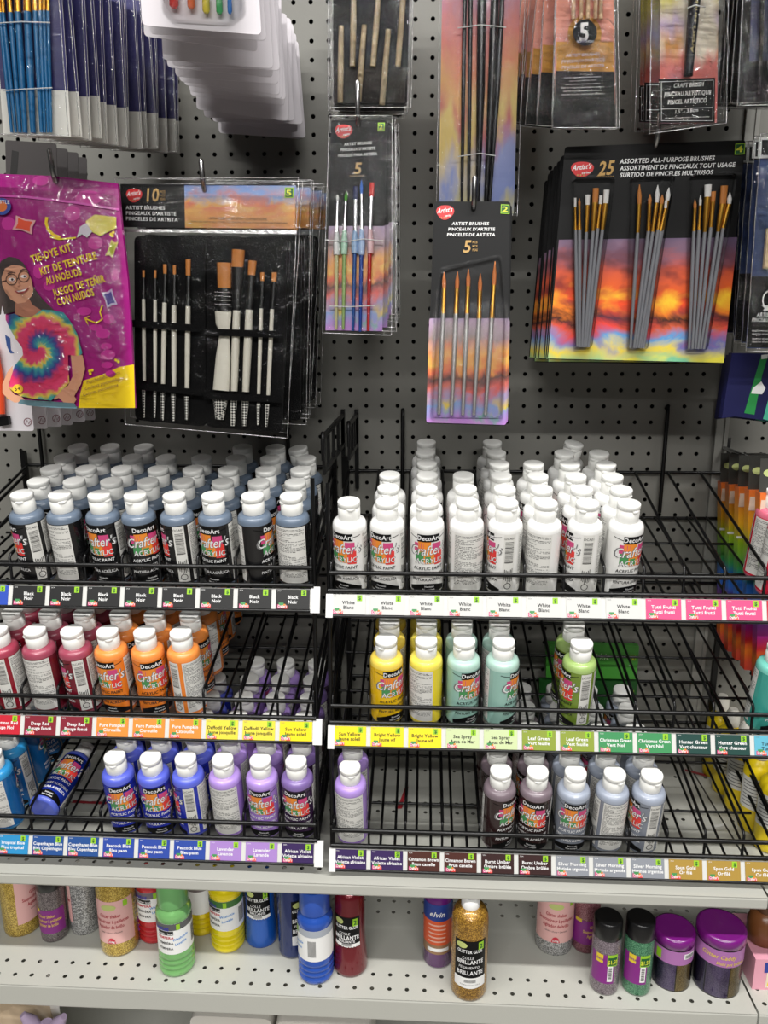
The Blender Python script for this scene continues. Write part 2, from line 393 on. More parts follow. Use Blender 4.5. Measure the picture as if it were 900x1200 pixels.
def label_mesh(kind):
    L = [mat((200, 0, 200+i), name='slot') for i in range(10)]
    FILMC, PAN, INK, BLK, GRY = L[0], L[2], L[3], L[4], L[5]
    pk, orr, gr, rd, wi = L[6], L[7], L[8], L[9], L[1]
    mb = MB(); r = BR; t0 = .0935; r1 = r+.00012; r2 = r+.00026; r3 = r+.0004; r4 = r+.00052; r5 = r+.00064
    mb.wrect(r1, -98, 262, .006, t0, FILMC, 10)
    # white panels: bar code and small print
    mb.wrect(r2, 74, 112, .009, t0-.001, PAN); mb.wrect(r2, 126, 246, .009, t0-.001, PAN)
    mb.wtext('DCA01', r3, 93, t0-.008, .0046, BLK, False, 0, 1)
    rnd = random.Random(3)
    z = t0-.0115
    while z > t0-.042:
        h = rnd.choice((.0004, .0007, .0011, .0005)); mb.wrect(r3, 79, 107, z-h, z, BLK, 10); z -= h+rnd.choice((.0005, .0008, .0012))
    for a in range(80, 108, 5):
        mb.wrect(r3, a, a+2.2, .026-rnd.random()*.006, .044-rnd.random()*.005, BLK, 5)
    ring = [(93+math.degrees(math.cos(2*PI*k/14)*.0048/r), .0165+math.sin(2*PI*k/14)*.0048) for k in range(15)]
    for k in range(14):
        a0, z0 = ring[k]; a1, z1 = ring[k+1]
        vs = []
        for (a, z_, q) in ((a0, z0, 1), (a1, z1, 1), (a1, z1, .8), (a0, z0, .8)):
            aa = math.radians(93+(a-93)*q); zz = .0165+(z_-.0165)*q; vs.append((r3*math.sin(aa), -r3*math.cos(aa), zz))
        mb.add(vs, [(0, 1, 2, 3)], BLK)
    z = t0-.004; k = 0
    while z > .016:
        a = 130
        while a < 240:
            w = rnd.uniform(4, 17); b = min(a+w, 242); mb.wrect(r3, a, b, z-.0008, z, BLK if rnd.random() < .25 else GRY, 12); a = b+rnd.uniform(1.2, 3)
            if rnd.random() < .06: break
        z -= .0019
    # brand tag and swash line
    zg = .0865
    mb.wrect(r2, -72, 66, lambda t: zg+.0016-.0045*math.sin(t*PI), lambda t: zg+.0026-.0045*math.sin(t*PI), BLK, 6)
    mb.wrect(r3, -39, 39, zg-.0056, zg+.0050, BLK, 6)
    mb.wtext('DecoArt', r4, 0, zg-.0032, .0092, wi, True, .05, .90)
    # colour patches
    zc = .0635
    for i_, (a0, a1, z0, z1, m_) in enumerate(((-50, -16, .003, .0155, pk), (-36, 8, .001, .0185, orr), (-45, -10, -.012, .003, gr), (-16, 24, -.015, .006, orr), (12, 45, .001, .0155, pk), (20, 50, -.0165, .003, rd), (-10, 8, -.0135, -.004, gr))):
        mb.wrect(r2+.00002*i_, a0, a1, zc+z0, zc+z1, m_, 8)
    mb.wtext("Crafter's", r4, 0, zc-.0016, .0200, GRY, True, .32, .74, .06)
    mb.wtext("Crafter's", r5, 0, zc-.0013, .0196, wi, False, .32, .76, .06)
    w = 'METALLIC' if kind == 'metallic' else 'ACRYLIC'
    mb.wtext(w, r4, 4, zc-.0144, .0112, GRY, True, .12, .86, .05); mb.wtext(w, r5, 4, zc-.0141, .0108, wi, False, .12, .90, .05)
    if kind == 'neon': mb.wtext('neon', r4, 8, zc-.026, .014, wi, False, .2, 1, .04)
    else: mb.wtext('ACRYLIC PAINT', r4, 0, .0395, .0062, INK, True, .12, .92, .03)
    mb.wtext('PEINTURE ACRYLIQUE', r4, 0, .0305, .0052, INK, True, .1, .86, .03)
    mb.wtext('PINTURA ACRÍLICA', r4, 0, .0225, .0056, INK, True, .1, .9, .02)
    # curved black foot
    mb.wrect(r3, -66, 66, .006, lambda t: .0115+.0070*math.sin(t*PI), BLK, 6)
    mb.wtext('Nontoxic', r4, 4, .0128, .0036, wi, True, 0, .9); mb.wtext('Non toxique', r4, 2, .0085, .0034, wi, True, 0, .9)
    return mb
BODY, CAPMB, LIDMB = bottle_meshes()
LBL = {k: label_mesh(k) for k in ('acrylic', 'metallic', 'neon')}
CAPM = mat((240, 240, 236), .32, name='white_cap_plastic'); 
GREYP = mat((120, 120, 120), .6, name='small_print')
PK, ORR, GR, RD = mat((205, 70, 125), .4, name='magenta_patch'), mat((235, 140, 45), .4, name='orange_patch'), mat((70, 145, 85), .4, name='green_patch'), mat((225, 60, 55), .4, name='red_patch')
PAPER = mat((222, 221, 216), .5, name='label_paper')
_tmpl = {}
def bottle_template(kind, body, film, ink):
    k = (kind, body, film, ink)
    if k in _tmpl: return _tmpl[k]
    if 'me' not in _tmpl:
        t = {}
        for n, b in (('body', BODY), ('cap', CAPMB), ('lid', LIDMB)):
            o = b.build(n); t[n] = o.data; bpy.data.objects.remove(o)
        for kk, b in LBL.items():
            o = b.build('label'); t[kk] = o.data; bpy.data.objects.remove(o)
        _tmpl['me'] = t
    t = _tmpl['me']
    def mk(n, me, mats, par, loc=(0, 0, 0)):
        o = bpy.data.objects.new(n, me); COL.objects.link(o); o.parent = par; o.location = loc
        for i, m_ in enumerate(mats):
            o.material_slots[i].link = 'OBJECT'; o.material_slots[i].material = m_
        return o
    root = empty('paint_bottle')
    mk('body', t['body'], [mat(body, .28, name='bottle_plastic', coat=.3)], root)
    c = mk('cap', t['cap'], [CAPM], root, (0, 0, BH+.0012)); mk('lid', t['lid'], [CAPM], c, (0, 0, CAPH*.705))
    order = {0: mat(film, .25, name='label_film', coat=.3), 1: INKW, 2: PAPER, 3: INKW if ink else INKB, 4: BLACK, 5: GREYP, 6: PK, 7: ORR, 8: GR, 9: RD}
    sl = []
    for m_ in t[kind].materials:
        # slot colours were coded 200..209 in blue
        sl.append(order[SLOT[m_.name]])
    mk('label', t[kind], sl, root)
    _tmpl[k] = root
    return root
SLOT = {mat((200, 0, 200+i), name='slot').name: i for i in range(10)}
COLS = {  # colour word: body, label film, white ink?
 'black': ((104, 118, 136), (20, 20, 22), 1), 'white': ((240, 240, 238), (236, 235, 232), 0),
 'christmas red': ((165, 62, 84), (140, 18, 38), 1), 'deep red': ((160, 72, 92), (112, 20, 38), 1), 'pumpkin orange': ((244, 148, 72), (236, 130, 40), 0),
 'yellow': ((240, 212, 90), (236, 190, 22), 0), 'bright yellow': ((240, 222, 92), (236, 214, 50), 0), 'sea green': ((176, 208, 196), (150, 192, 180), 0),
 'leaf green': ((160, 188, 112), (112, 138, 48), 0), 'rose pink': ((226, 112, 136), (206, 30, 58), 1), 'teal': ((118, 200, 186), (62, 160, 148), 1),
 'peacock blue': ((92, 104, 212), (34, 48, 168), 1), 'lavender': ((178, 146, 220), (158, 122, 202), 1), 'violet': ((128, 104, 166), (52, 30, 62), 1),
 'brown': ((122, 108, 116), (46, 28, 28), 1), 'silver': ((158, 166, 182), (128, 134, 146), 1), 'neon turquoise': ((48, 146, 206), (22, 96, 158), 1),
 'copenhagen blue': ((84, 100, 196), (22, 44, 140), 1)}
def put_bottle(colr, P, tilt, spin, label, group, kind='acrylic', lean=0.):
    b, f, ink = COLS[colr]
    tm = bottle_template(kind, b, f, ink)
    Mx = Matrix.Translation(P) @ Matrix.Rotation(tilt, 4, 'X') @ Matrix.Rotation(math.radians(lean), 4, 'Y') @ Matrix.Rotation(math.radians(-spin), 4, 'Z')
    if tm.get('used'): r = dup(tm, Mx)
    else:
        r = tm; CH_OF(r); [CH_OF(c) for c in r.children]; r.matrix_world = Mx; r['used'] = 1
    tag(r, label, 'paint bottle', group)
    for c in CH_OF2(r):
        if c.name.startswith('cap'): c.rotation_euler = (0, 0, math.radians(RND.uniform(-70, 70)+spin))
    return r
def CH_OF2(r): return [c for c in r.children]
RND = random.Random(11)
# ================================================================== WIRE RACKS
PITCHX = .0518; DB = 1.246
TIERS = {'R': [(.982, CZ-.3444), (.972, CZ-.5331), (.955, CZ-.7160)], 'L': [(.982, CZ-.3381), (.972, CZ-.5278), (.955, CZ-.7090)]}
SL = math.radians(11.6); FZ = -.0095; SKIP_DIV = {('L', 2, 1)}
XR0 = -.1235; XL1 = -.1465; NL, NR = 10, 12
TN = ['top', 'middle', 'bottom']
LC = {'black': (26, 26, 27), 'white': (208, 208, 205), 'pink': (226, 76, 128), 'red': (196, 34, 52), 'deepred': (130, 32, 48), 'pumpkin': (232, 142, 58), 'daff': (232, 214, 68),
      'sun': (240, 216, 22), 'bright': (240, 216, 30), 'sea': (200, 214, 164), 'leaf': (138, 154, 56), 'xmas': (62, 142, 88), 'hunter': (26, 66, 60), 'sky': (96, 176, 200),
      'tropic': (44, 140, 194), 'copen': (36, 78, 142), 'peacock': (44, 72, 160), 'lav': (166, 130, 198), 'viol': (52, 30, 84), 'cinn': (72, 34, 26), 'umber': (50, 24, 24), 'silver': (138, 142, 150), 'gold': (170, 138, 62), 'blue': (44, 78, 180)}
STRIPS = {('R', 0): [('white', 'White', 'Blanc', 0)]*8+[('pink', 'Tutti Fruitti', 'Tutti frutti', 1)]*3+[('red', 'Cherry Red', 'Rouge cerise', 1)],
 ('R', 1): [('sun', 'Sun Yellow', 'Jaune soleil', 0)]+[('bright', 'Bright Yellow', 'Jaune vif', 0)]*2+[('sea', 'Sea Spray', 'Agua de Mar', 0)]*2+[('leaf', 'Leaf Green', 'Vert feuille', 1)]*2+[('xmas', 'Christmas Green', 'Vert Noël', 1)]*2+[('hunter', 'Hunter Green', 'Vert chasseur', 1)]*2+[('sky', 'Turquoise', 'Turquoise', 0)],
 ('R', 2): [('viol', 'African Violet', 'Violette africaine', 1)]*2+[('cinn', 'Cinnamon Brown', 'Brun canelle', 1)]*2+[('umber', 'Burnt Umber', 'Ombre brûlée', 1)]*2+[('silver', 'Silver Morning', 'Matinée argentée', 1)]*3+[('gold', 'Spun Gold', 'Or filé', 1)]*3,
 ('L', 0): [('blue', 'Blue', 'Bleu', 1)]*2+[('black', 'Black', 'Noir', 1)]*8,
 ('L', 1): [('red', 'Christmas Red', 'Rouge Noël', 1)]*2+[('deepred', 'Deep Red', 'Rouge foncé', 1)]*2+[('pumpkin', 'Pure Pumpkin', 'Citrouille', 1)]*3+[('daff', 'Daffodil Yellow', 'Jaune jonquille', 0)]*2+[('sun', 'Sun Yellow', 'Jaune soleil', 0)],
 ('L', 2): [('tropic', 'Tropical Blue', 'Bleu tropical', 1)]*2+[('copen', 'Copenhagen Blue', 'Bleu Copenhague', 1)]*2+[('peacock', 'Peacock Blue', 'Bleu paon', 1)]*3+[('lav', 'Lavender', 'Lavande', 1)]*2+[('viol', 'African Violet', 'Violette africaine', 1)]}
LIME = mat((150, 200, 40), .5, name='price_green'); DKG = mat((20, 90, 40), .5, name='price_dark_green')
_lc = {}
def flat_text(mb, txt, x, z, y, size, m, bold=True, sx=1., shear=0., maxw=None, align='c', rot=0.):
    vs, fs, w = TX(txt, bold)
    if maxw and w*size*sx > maxw: sx = maxw/(w*size)
    c = {'c': w/2, 'l': 0, 'r': w}[align]
    out = []
    for a, b in vs:
        X, Z = (a+shear*b-c)*size*sx, b*size
        out.append((x+X*math.cos(rot)-Z*math.sin(rot), y, z+X*math.sin(rot)+Z*math.cos(rot)))
    mb.add(out, fs, m)
def price_card(spec, parent, loc, rx):
    key = spec
    if key not in _lc:
        c, a, b, wi = spec; mb = MB(); w, h = .0455, .0262; m = mat(LC[c], .45, name='label_print')
        mb.box((-w/2, -.0004, 0), (w/2, .0002, h), m); ink = INKW if wi else INKB; y = -.0006
        flat_text(mb, a, 0, .0136, y, .0062, ink, True, 1.0, 0, w*.94); flat_text(mb, b, 0, .0072, y, .0062, ink, True, 1.0, 0, w*.94)
        mb.poly([(w/2-.0115, h-.0085), (w/2-.0045, h-.0085), (w/2-.0045, h-.0005), (w/2-.0115, h-.0005)], y, LIME)
        flat_text(mb, '$', w/2-.0078, h-.0068, y-.0002, .0066, DKG, True)
        x0 = -w/2+.002
        for i, (q, r_, s_, t_) in enumerate(((0, 0, .006, .006), (.005, .001, .011, .0065), (.002, .004, .0085, .0082), (.0075, -.0002, .0135, .0045))):
            mb.poly([(x0+q, r_+.0006), (x0+s_, r_+.0006), (x0+s_, t_), (x0+q, t_)], y-.00005*i, (PK, ORR, GR, RD)[i])
        flat_text(mb, "Crafter's", x0+.0068, .0018, y-.0004, .0052, INKW, True, .62, .2)
        flat_text(mb, 'DCA', -w/2+.0045, h-.0028, y, .0022, ink if wi else GREYP, False)
        _lc[key] = mb.build('price_label', parent)
        o = _lc[key]
    else:
        o = bpy.data.objects.new('price_label', _lc[key].data); COL.objects.link(o); o.parent = parent
    o.location = loc; o.rotation_euler = (rx, 0, 0)
    return o
def build_rack(side):
    n = NR if side == 'R' else NL
    x0 = XR0 if side == 'R' else XL1-NL*PITCHX; x1 = x0+n*PITCHX
    zlo = TIERS[side][2][1]-.045; ztop = TIERS[side][0][1]
    root = empty('wire_rack', (x0, 1.0, zlo), label='black wire three-tier rack on the right holding white, yellow and silver paints' if side == 'R' else 'black wire three-tier rack on the left holding black, orange and blue paints', cat='display rack')
    O = Vector((x0, 1.0, zlo)); off = lambda p: tuple(Vector(p)-O)
    for ti, (D, zf) in enumerate(TIERS[side]):
        zb = zf+(DB-D)*math.tan(SL)
        fr = MB()     # front rails and pins
        def T(mb_, pts, r, **k): mb_.tube([off(p) for p in pts], r, WIRE, **k)
        T(fr, [(x0, D-.0045, zf+.026), (x1, D-.0045, zf+.026)], .0032)
        T(fr, [(x0-.002, D-.0045, zf+.001), (x1+.002, D-.0045, zf+.001)], .0033)
        for i in range(n+1):
            x = x0+i*PITCHX; q = .002 if i == 0 else (-.002 if i == n else 0)
            T(fr, [(x+q, D-.001, zf-.028), (x+q, D-.001, zf+.034), (x+q, D+.003, zf+.0375)], .0019, n=6)
        T(fr, [(x0-.001, D-.014, zf-.0315), (x1+.001, D-.014, zf-.0315)], .0023)
        fr.build('front_rail', root)
        fl = MB()
        for i in range(n):
            for q in (.3, .7):
                x = x0+(i+q)*PITCHX; T(fl, [(x, D-.001, zf-.0035+FZ), (x, DB, zb-.0035+FZ)], .0020, n=6)
        for t in (.33, .68):
            y = D+(DB-D)*t; T(fl, [(x0, y, zf+(zb-zf)*t-.0073+FZ), (x1, y, zf+(zb-zf)*t-.0073+FZ)], .0020, n=6)
        T(fl, [(x0, DB+.001, zb-.0055+FZ), (x1, DB+.001, zb-.0055+FZ)], .0026)
        fl.build('floor_wires', root)
        bk = MB(); T(bk, [(x0, DB+.003, zb+.060), (x1, DB+.003, zb+.060)], .0027); bk.build('back_rail', root)
        dv = MB(); dv.tube([(0, .003, .0375), (0, DB-D+.001, zb-zf+.060)], .0023, WIRE, 6)
        d0 = None
        for i in range(n+1):
            if (side, ti, i) in SKIP_DIV: continue
            if d0 is None: o = d0 = dv.build('divider', root)
            else: o = bpy.data.objects.new('divider', d0.data); COL.objects.link(o); o.parent = root
            o.location = off((x0+i*PITCHX+(.002 if i == 0 else (-.002 if i == n else 0)), D, zf))
        # label strip, tilted up a little
        ti_ = math.radians(-20); st = MB(); L = x1-x0
        st.box((0, .0004, 0), (L, .0016, .0275), mat((212, 212, 208), .4, name='strip_white'))
        so = st.build('label_strip', root, off((x0, D-.0145, zf-.0295))); so.rotation_euler = (ti_, 0, 0)
        for i, sp_ in enumerate(STRIPS[(side, ti)]):
            price_card(sp_, so, ((i+.5)*PITCHX, -.0002, .0006), 0)
        ec = MB(); ec.prism([(0, -.001), (.0125, -.001), (.0125, .034), (0, .034)], -.0012, .004, mat((228, 228, 226), .4, name='end_cap_white'))
        ex = x0-.0025 if side == 'R' else x1-.002
        e = ec.build('end_cap', root, off((ex if side == 'L' else ex-.002, D-.0155, zf-.0325))); e.rotation_euler = (ti_, 0, 0)
        if side == 'R':
            e.scale = (.75, 1, .9)
    # corner posts
    zt1 = TIERS[side][0][1]; ztb = zt1+(DB-.982)*math.tan(SL)
    for x in (x0-.0015, x1+.0015):
        mb = MB(); mb.tube([off((x, TIERS[side][2][0]+.004, zlo+.006)), off((x, TIERS[side][1][0]+.004, TIERS[side][1][1])), off((x, .986, zt1)), off((x, .992, zt1+.145))], .0030, WIRE)
        mb.build('front_post', root)
        mb = MB(); mb.box(off((x-.004, DB-.006, zlo+.01)), off((x+.004, DB+.002, ztb+.085)), WIRE); mb.build('rear_post', root)
        mb = MB()
        for (D, zf) in TIERS[side]:
            zb = zf+(DB-D)*math.tan(SL)
            for h in (0, .045):
                mb.tube([off((x, D+.004, zf+h*.6-.002)), off((x, DB-.002, zb+h))], .0026, WIRE, 6)
            mb.tube([off((x, D+.13, zf+.03)), off((x, D+.13, zf+.012))], .002, WIRE, 6)
        mb.build('side_wires', root)
        mb = MB(); mb.tube([off((x, TIERS[side][2][0]+.004, zlo+.008)), off((x, TIERS[side][2][0]+.004, zlo+.001))], .0055, mat((20, 20, 20), .6, name='rubber')); mb.build('foot', root)
    # hooks into the pegboard
    for hx, y0, y1 in (((472, 480, 547), (783, 476, 590)) if side == 'R' else ((45, 497, 560), (337, 500, 560))):
        a = W(hx, y0, 1.248)
        mb = MB(); mb.tube([off((a.x, 1.256, a.z-.004)), off((a.x, 1.249, a.z)), off((a.x, 1.2475, a.z-.01)), off((a.x, 1.2475, ztb-.006))], .0032, WIRE); mb.build('hanging_hook', root)
    return root
RL = build_rack('L'); RR = build_rack('R')
# side arms between the racks: slotted flat arms reaching out from the board
def side_arm(x, label, y0=1.0):
    root = empty('slotted_arm', (x, 1.25, CZ-.16), label=label, cat='bracket')
    mb = MB(); L = y0-1.25
    mb.box((-.002, L, .018), (.002, .004, .024), WIRE); mb.box((-.002, L, -.030), (.002, .004, -.024), WIRE)
    for t in (0, .3, .55, .8, .97): mb.box((-.002, L*t-.004, -.024), (.002, L*t+.004, .018), WIRE)
    mb.box((-.002, L-.003, -.030), (.002, L+.003, .024), WIRE)
    mb.build('arm_plate', root)
    mb = MB(); mb.tube([(0, L, .022), (0, L-.004, .026), (0, L-.006, .018), (0, L-.006, -.01)], .0028, WIRE); mb.build('arm_hook', root)
    mb = MB(); mb.box((-.003, -.004, -.10), (.003, .0065, .03), WIRE); mb.build('back_plate', root)
    return root
xm = W(402, 500, 1.25).x
side_arm(xm, 'black slotted bracket arm reaching forward between the two racks, left one')
side_arm(xm+.022, 'black slotted bracket arm nearer the right rack', 1.12)
# ------------------------------------------------------------------ stock the racks
def stock(side, ti, lane, colr, n, facing, kind='acrylic', lane_from_right=False, first=0, tiltlast=0, xoff=0.):
    D, zf = TIERS[side][ti]
    x0 = XR0 if side == 'R' else XL1-NL*PITCHX; nl = NR if side == 'R' else NL
    i = lane if side == 'R' else nl-1-lane
    x = x0+(i+.5)*PITCHX+xoff
    for k in range(first, n):
        s = .0285+k*.0454
        base = Vector((x+RND.uniform(-.0016, .0016), D+s*math.cos(SL)-.0018*math.sin(SL), zf+s*math.sin(SL)+.0003+FZ))
        spin = facing if k == first else RND.choice((0, 20, -30, 80, 180, 200, 225, -60))+RND.uniform(-12, 12)
        rk = ('right' if side == 'R' else 'left'); tn = ('top', 'middle', 'bottom')[ti]
        cw = colr; b0 = 'white-capped ' if cw != 'white' else ''
        ends = {'R': 'from the left end', 'L': 'from the right end'}[side]
        lanew = ORD[lane] if lane else 'first'
        pos = 'frontmost' if k == first else ('%s back' % ORD[k-first])
        lab = '%s paint bottle, %s in %s lane from the %s, %s tier, %s rack' % (cw, pos, lanew, 'left' if side == 'R' else 'right', tn, rk)
        lean = (9 if side == 'R' else -9) if (tiltlast and k == n-1) else 0.
        put_bottle(colr, base, SL, spin, lab, '%s paint bottles on the %s tier of the %s rack' % (colr, tn, rk), kind, lean)
for lane, n, fc, tl in ((7, 5, 55, 0), (6, 5, 212, 0), (5, 5, 15, 0), (4, 4, -32, 0), (3, 4, 76, 0), (2, 5, 14, 0), (1, 5, -78, 0), (0, 5, 195, 1)):
    stock('L', 0, lane, 'black', n, fc, tiltlast=tl)
for lane, n, fc, tl in ((0, 1, 25, 0), (1, 3, 24, 0), (2, 6, -6, 0), (3, 3, 172, 0), (4, 6, 82, 0), (5, 4, 226, 0), (6, 6, 88, 1), (7, 5, -22, 0)):
    stock('R', 0, lane, 'white', n, fc, tiltlast=tl)
stock('R', 0, 11, 'rose pink', 2, -52)
for lane, c, n, fc in ((8, 'christmas red', 4, 80), (7, 'deep red', 5, 192), (6, 'deep red', 5, 68), (5, 'pumpkin orange', 5, 12), (4, 'pumpkin orange', 5, -28), (3, 'pumpkin orange', 6, 118)):
    stock('L', 1, lane, c, n, fc)
for lane, c, n, fc in ((1, 'yellow', 3, -30), (2, 'bright yellow', 3, 222), (3, 'sea green', 2, -30), (4, 'sea green', 2, -62), (6, 'leaf green', 2, 76), (11, 'teal', 1, -40)):
    stock('R', 1, lane, c, n, fc)
for lane, c, n, fc in ((5, 'peacock blue', 3, -22), (4, 'peacock blue', 4, -16), (3, 'peacock blue', 5, 80), (2, 'lavender', 6, 190), (1, 'lavender', 6, 2), (0, 'violet', 6, 4)):
    stock('L', 2, lane, c, n, fc)
stock('L', 2, 8, 'neon turquoise', 5, 200, 'neon', xoff=-.024)
for lane, c, n, fc, kd in ((0, 'lavender', 2, 195, 'acrylic'), (4, 'brown', 5, -46, 'acrylic'), (5, 'brown', 5, 16, 'acrylic'), (6, 'silver', 5, 0, 'metallic'), (7, 'silver', 5, 165, 'metallic'), (8, 'silver', 5, 80, 'metallic')):
    stock('R', 2, lane, c, n, fc, kd)
# fallen blue bottle lying on the bottom left tier
D, zf = TIERS['L'][2]
pb = W(52, 968, D+.022); pt = W(86, 893, D+.105)
pb.z = FZ+zf+.022*math.tan(SL)+BR+.0012; pt.z = FZ+zf+.118*math.tan(SL)+BR+.0012
pt = Vector((pb.x+(pt.x-pb.x)*1.0, pt.y+.012, pt.z))
ax = (pt-pb).normalized()
tm = bottle_template('acrylic', *COLS['copenhagen blue'])
yv = Vector((.12, -.25, 1)); xv = yv.cross(ax).normalized()*-1; yv = ax.cross(xv).normalized()
Mx = Matrix((xv, yv, ax)).transposed().to_4x4(); Mx.translation = pb
spin_up = Matrix.Rotation(math.radians(150), 4, 'Z')
Mx2 = Matrix((ax.cross(Vector((0, 0, 1))).normalized()*-1, Vector((0, 0, 0)), ax))
zz = ax; fr_ = (Vector((0.25, -.35, 1))-zz*zz.dot(Vector((0.25, -.35, 1)))).normalized()   # the label's front looks up
yy = -fr_; xx = yy.cross(zz).normalized()
Mx = Matrix((xx, yy, zz)).transposed().to_4x4(); Mx.translation = pb
tm.matrix_world = Mx
tag(tm, 'dark blue paint bottle lying on its side on the bottom left tier', 'paint bottle', 'fallen paint bottle')
# loose scraps of torn label on the steel shelf under the racks
def scrap(px, py, pts, c, label):
    p = WZ(px, py, ZS1+.0006); mb = MB()
    mb.add([(a, b, .0008*((i % 3)-1)) for i, (a, b) in enumerate(pts)], [tuple(range(len(pts)))], mat(c, .5, name='scrap'))
    o = mb.build('torn_label_scrap', None, (p.x, p.y, p.z+.0008)); tag(o, label, 'scrap')
scrap(470, 935, [(-.006, -.03), (.002, -.03), (.012, .03), (.006, .03)], (170, 40, 50), 'red torn strip lying under the empty brown lanes')
scrap(815, 906, [(-.016, .006), (.016, -.012), (.018, -.006), (-.014, .012)], (170, 70, 75), 'red torn strip under the gold lanes at right')
scrap(836, 970, [(-.018, -.006), (.018, .004), (.018, .010), (-.016, .0)], (190, 190, 186), 'pale paper scrap under the gold lanes at right')
scrap(105, 940, [(-.03, -.003), (.03, -.006), (.03, .000), (-.028, .004)], (150, 40, 50), 'red paper strip on the shelf beside the fallen blue bottle')
mb = MB(); mb.add([(-.05, -.03, 0), (.0, -.04, .004), (.05, -.02, .001), (.055, .05, .003), (.0, .06, .0), (-.045, .05, .004)], [(0, 1, 4, 5), (1, 2, 3, 4)], mat((215, 212, 208), .5, name='loose_paper'))
p = WZ(118, 925, ZS1+.001); o = mb.build('paper_sheet', None, tuple(p)); tag(o, 'crumpled white sheet on the shelf behind the fallen blue bottle', 'paper')
# ================================================================== HANGING PACKS
SUNSET = art_mat('sunset_painting', [(0, (120, 190, 150)), (.10, (225, 200, 70)), (.2, (90, 150, 205)), (.28, (200, 90, 60)), (.34, (60, 34, 30)), (.40, (225, 120, 40)), (.5, (240, 190, 50)), (.6, (215, 90, 40)), (.75, (190, 80, 60)), (.9, (120, 92, 112)), (1, (104, 86, 112))], .22, 3.0,
                 [(0, (230, 220, 80)), (.15, (110, 110, 170)), (.28, (225, 70, 60)), (.36, (80, 44, 60)), (.46, (235, 80, 40)), (.6, (140, 50, 40)), (.75, (110, 50, 46)), (1, (96, 78, 104))], seed=1.3)
SUNSET2 = art_mat('lake_painting', [(0, (200, 150, 215)), (.07, (90, 190, 150)), (.14, (225, 195, 70)), (.24, (160, 150, 190)), (.34, (215, 110, 90)), (.42, (110, 60, 45)), (.48, (235, 150, 60)), (.58, (240, 190, 80)), (.7, (225, 125, 65)), (.82, (150, 130, 120)), (1, (180, 150, 180))], .18, 3.0,
                 [(0, (190, 130, 210)), (.15, (130, 160, 210)), (.3, (225, 90, 80)), (.42, (80, 44, 44)), (.5, (225, 100, 60)), (.65, (240, 170, 70)), (.85, (170, 130, 150)), (1, (160, 140, 175))], seed=4.1)
WATERC = art_mat('watercolour_print', [(0, (215, 205, 110)), (.14, (215, 205, 190)), (.26, (225, 195, 100)), (.4, (235, 205, 110)), (.55, (232, 130, 70)), (.68, (222, 100, 80)), (.8, (200, 130, 150)), (1, (120, 110, 175))], .2, 2.4,
                 [(0, (130, 150, 215)), (.2, (150, 160, 215)), (.35, (205, 90, 95)), (.5, (235, 170, 80)), (.7, (225, 110, 90)), (1, (140, 115, 175))], seed=2.2)
CLOUDY = art_mat('cloud_print', [(0, (200, 150, 40)), (.3, (220, 140, 40)), (.5, (215, 110, 60)), (.7, (170, 110, 120)), (1, (120, 140, 180))], .35, 3, [(0, (200, 120, 40)), (.5, (225, 165, 60)), (.75, (110, 140, 190)), (1, (100, 130, 190))], seed=7.7, aspect=(2.2, 1, 1))
CORAL = art_mat('abstract_print', [(0, (226, 110, 100)), (.21, (228, 112, 100)), (.27, (226, 214, 190)), (.6, (224, 218, 196)), (1, (214, 214, 190))], .12, 1.6,
                [(0, (205, 160, 205)), (.2, (228, 110, 95)), (.29, (228, 160, 60)), (.36, (205, 180, 215)), (.46, (215, 205, 90)), (1, (200, 195, 70))], seed=9.2, thr=.52)
CARDB = mat((11, 11, 12), .5, spec=.25, name='black_card'); CARDE = mat((225, 224, 220), .6, name='card_edge')
REDL = mat((206, 32, 36), .4, name='logo_red')
EDGEM = film_mat('bag_edge_plastic', .32, .25, 90, .4)
def rounded(pts, r, n=3):
    out = []; k = len(pts)
    for i in range(k):
        p = Vector(pts[i]); a = (Vector(pts[i-1])-p); b = (Vector(pts[(i+1) % k])-p)
        ra = min(r, a.length*.45); rb = min(r, b.length*.45); a = p+a.normalized()*ra; b = p+b.normalized()*rb
        for j in range(n+1):
            t = j/n; q = a*(1-t)**2+p*2*t*(1-t)+b*t*t; out.append((q.x, q.y))
    return out
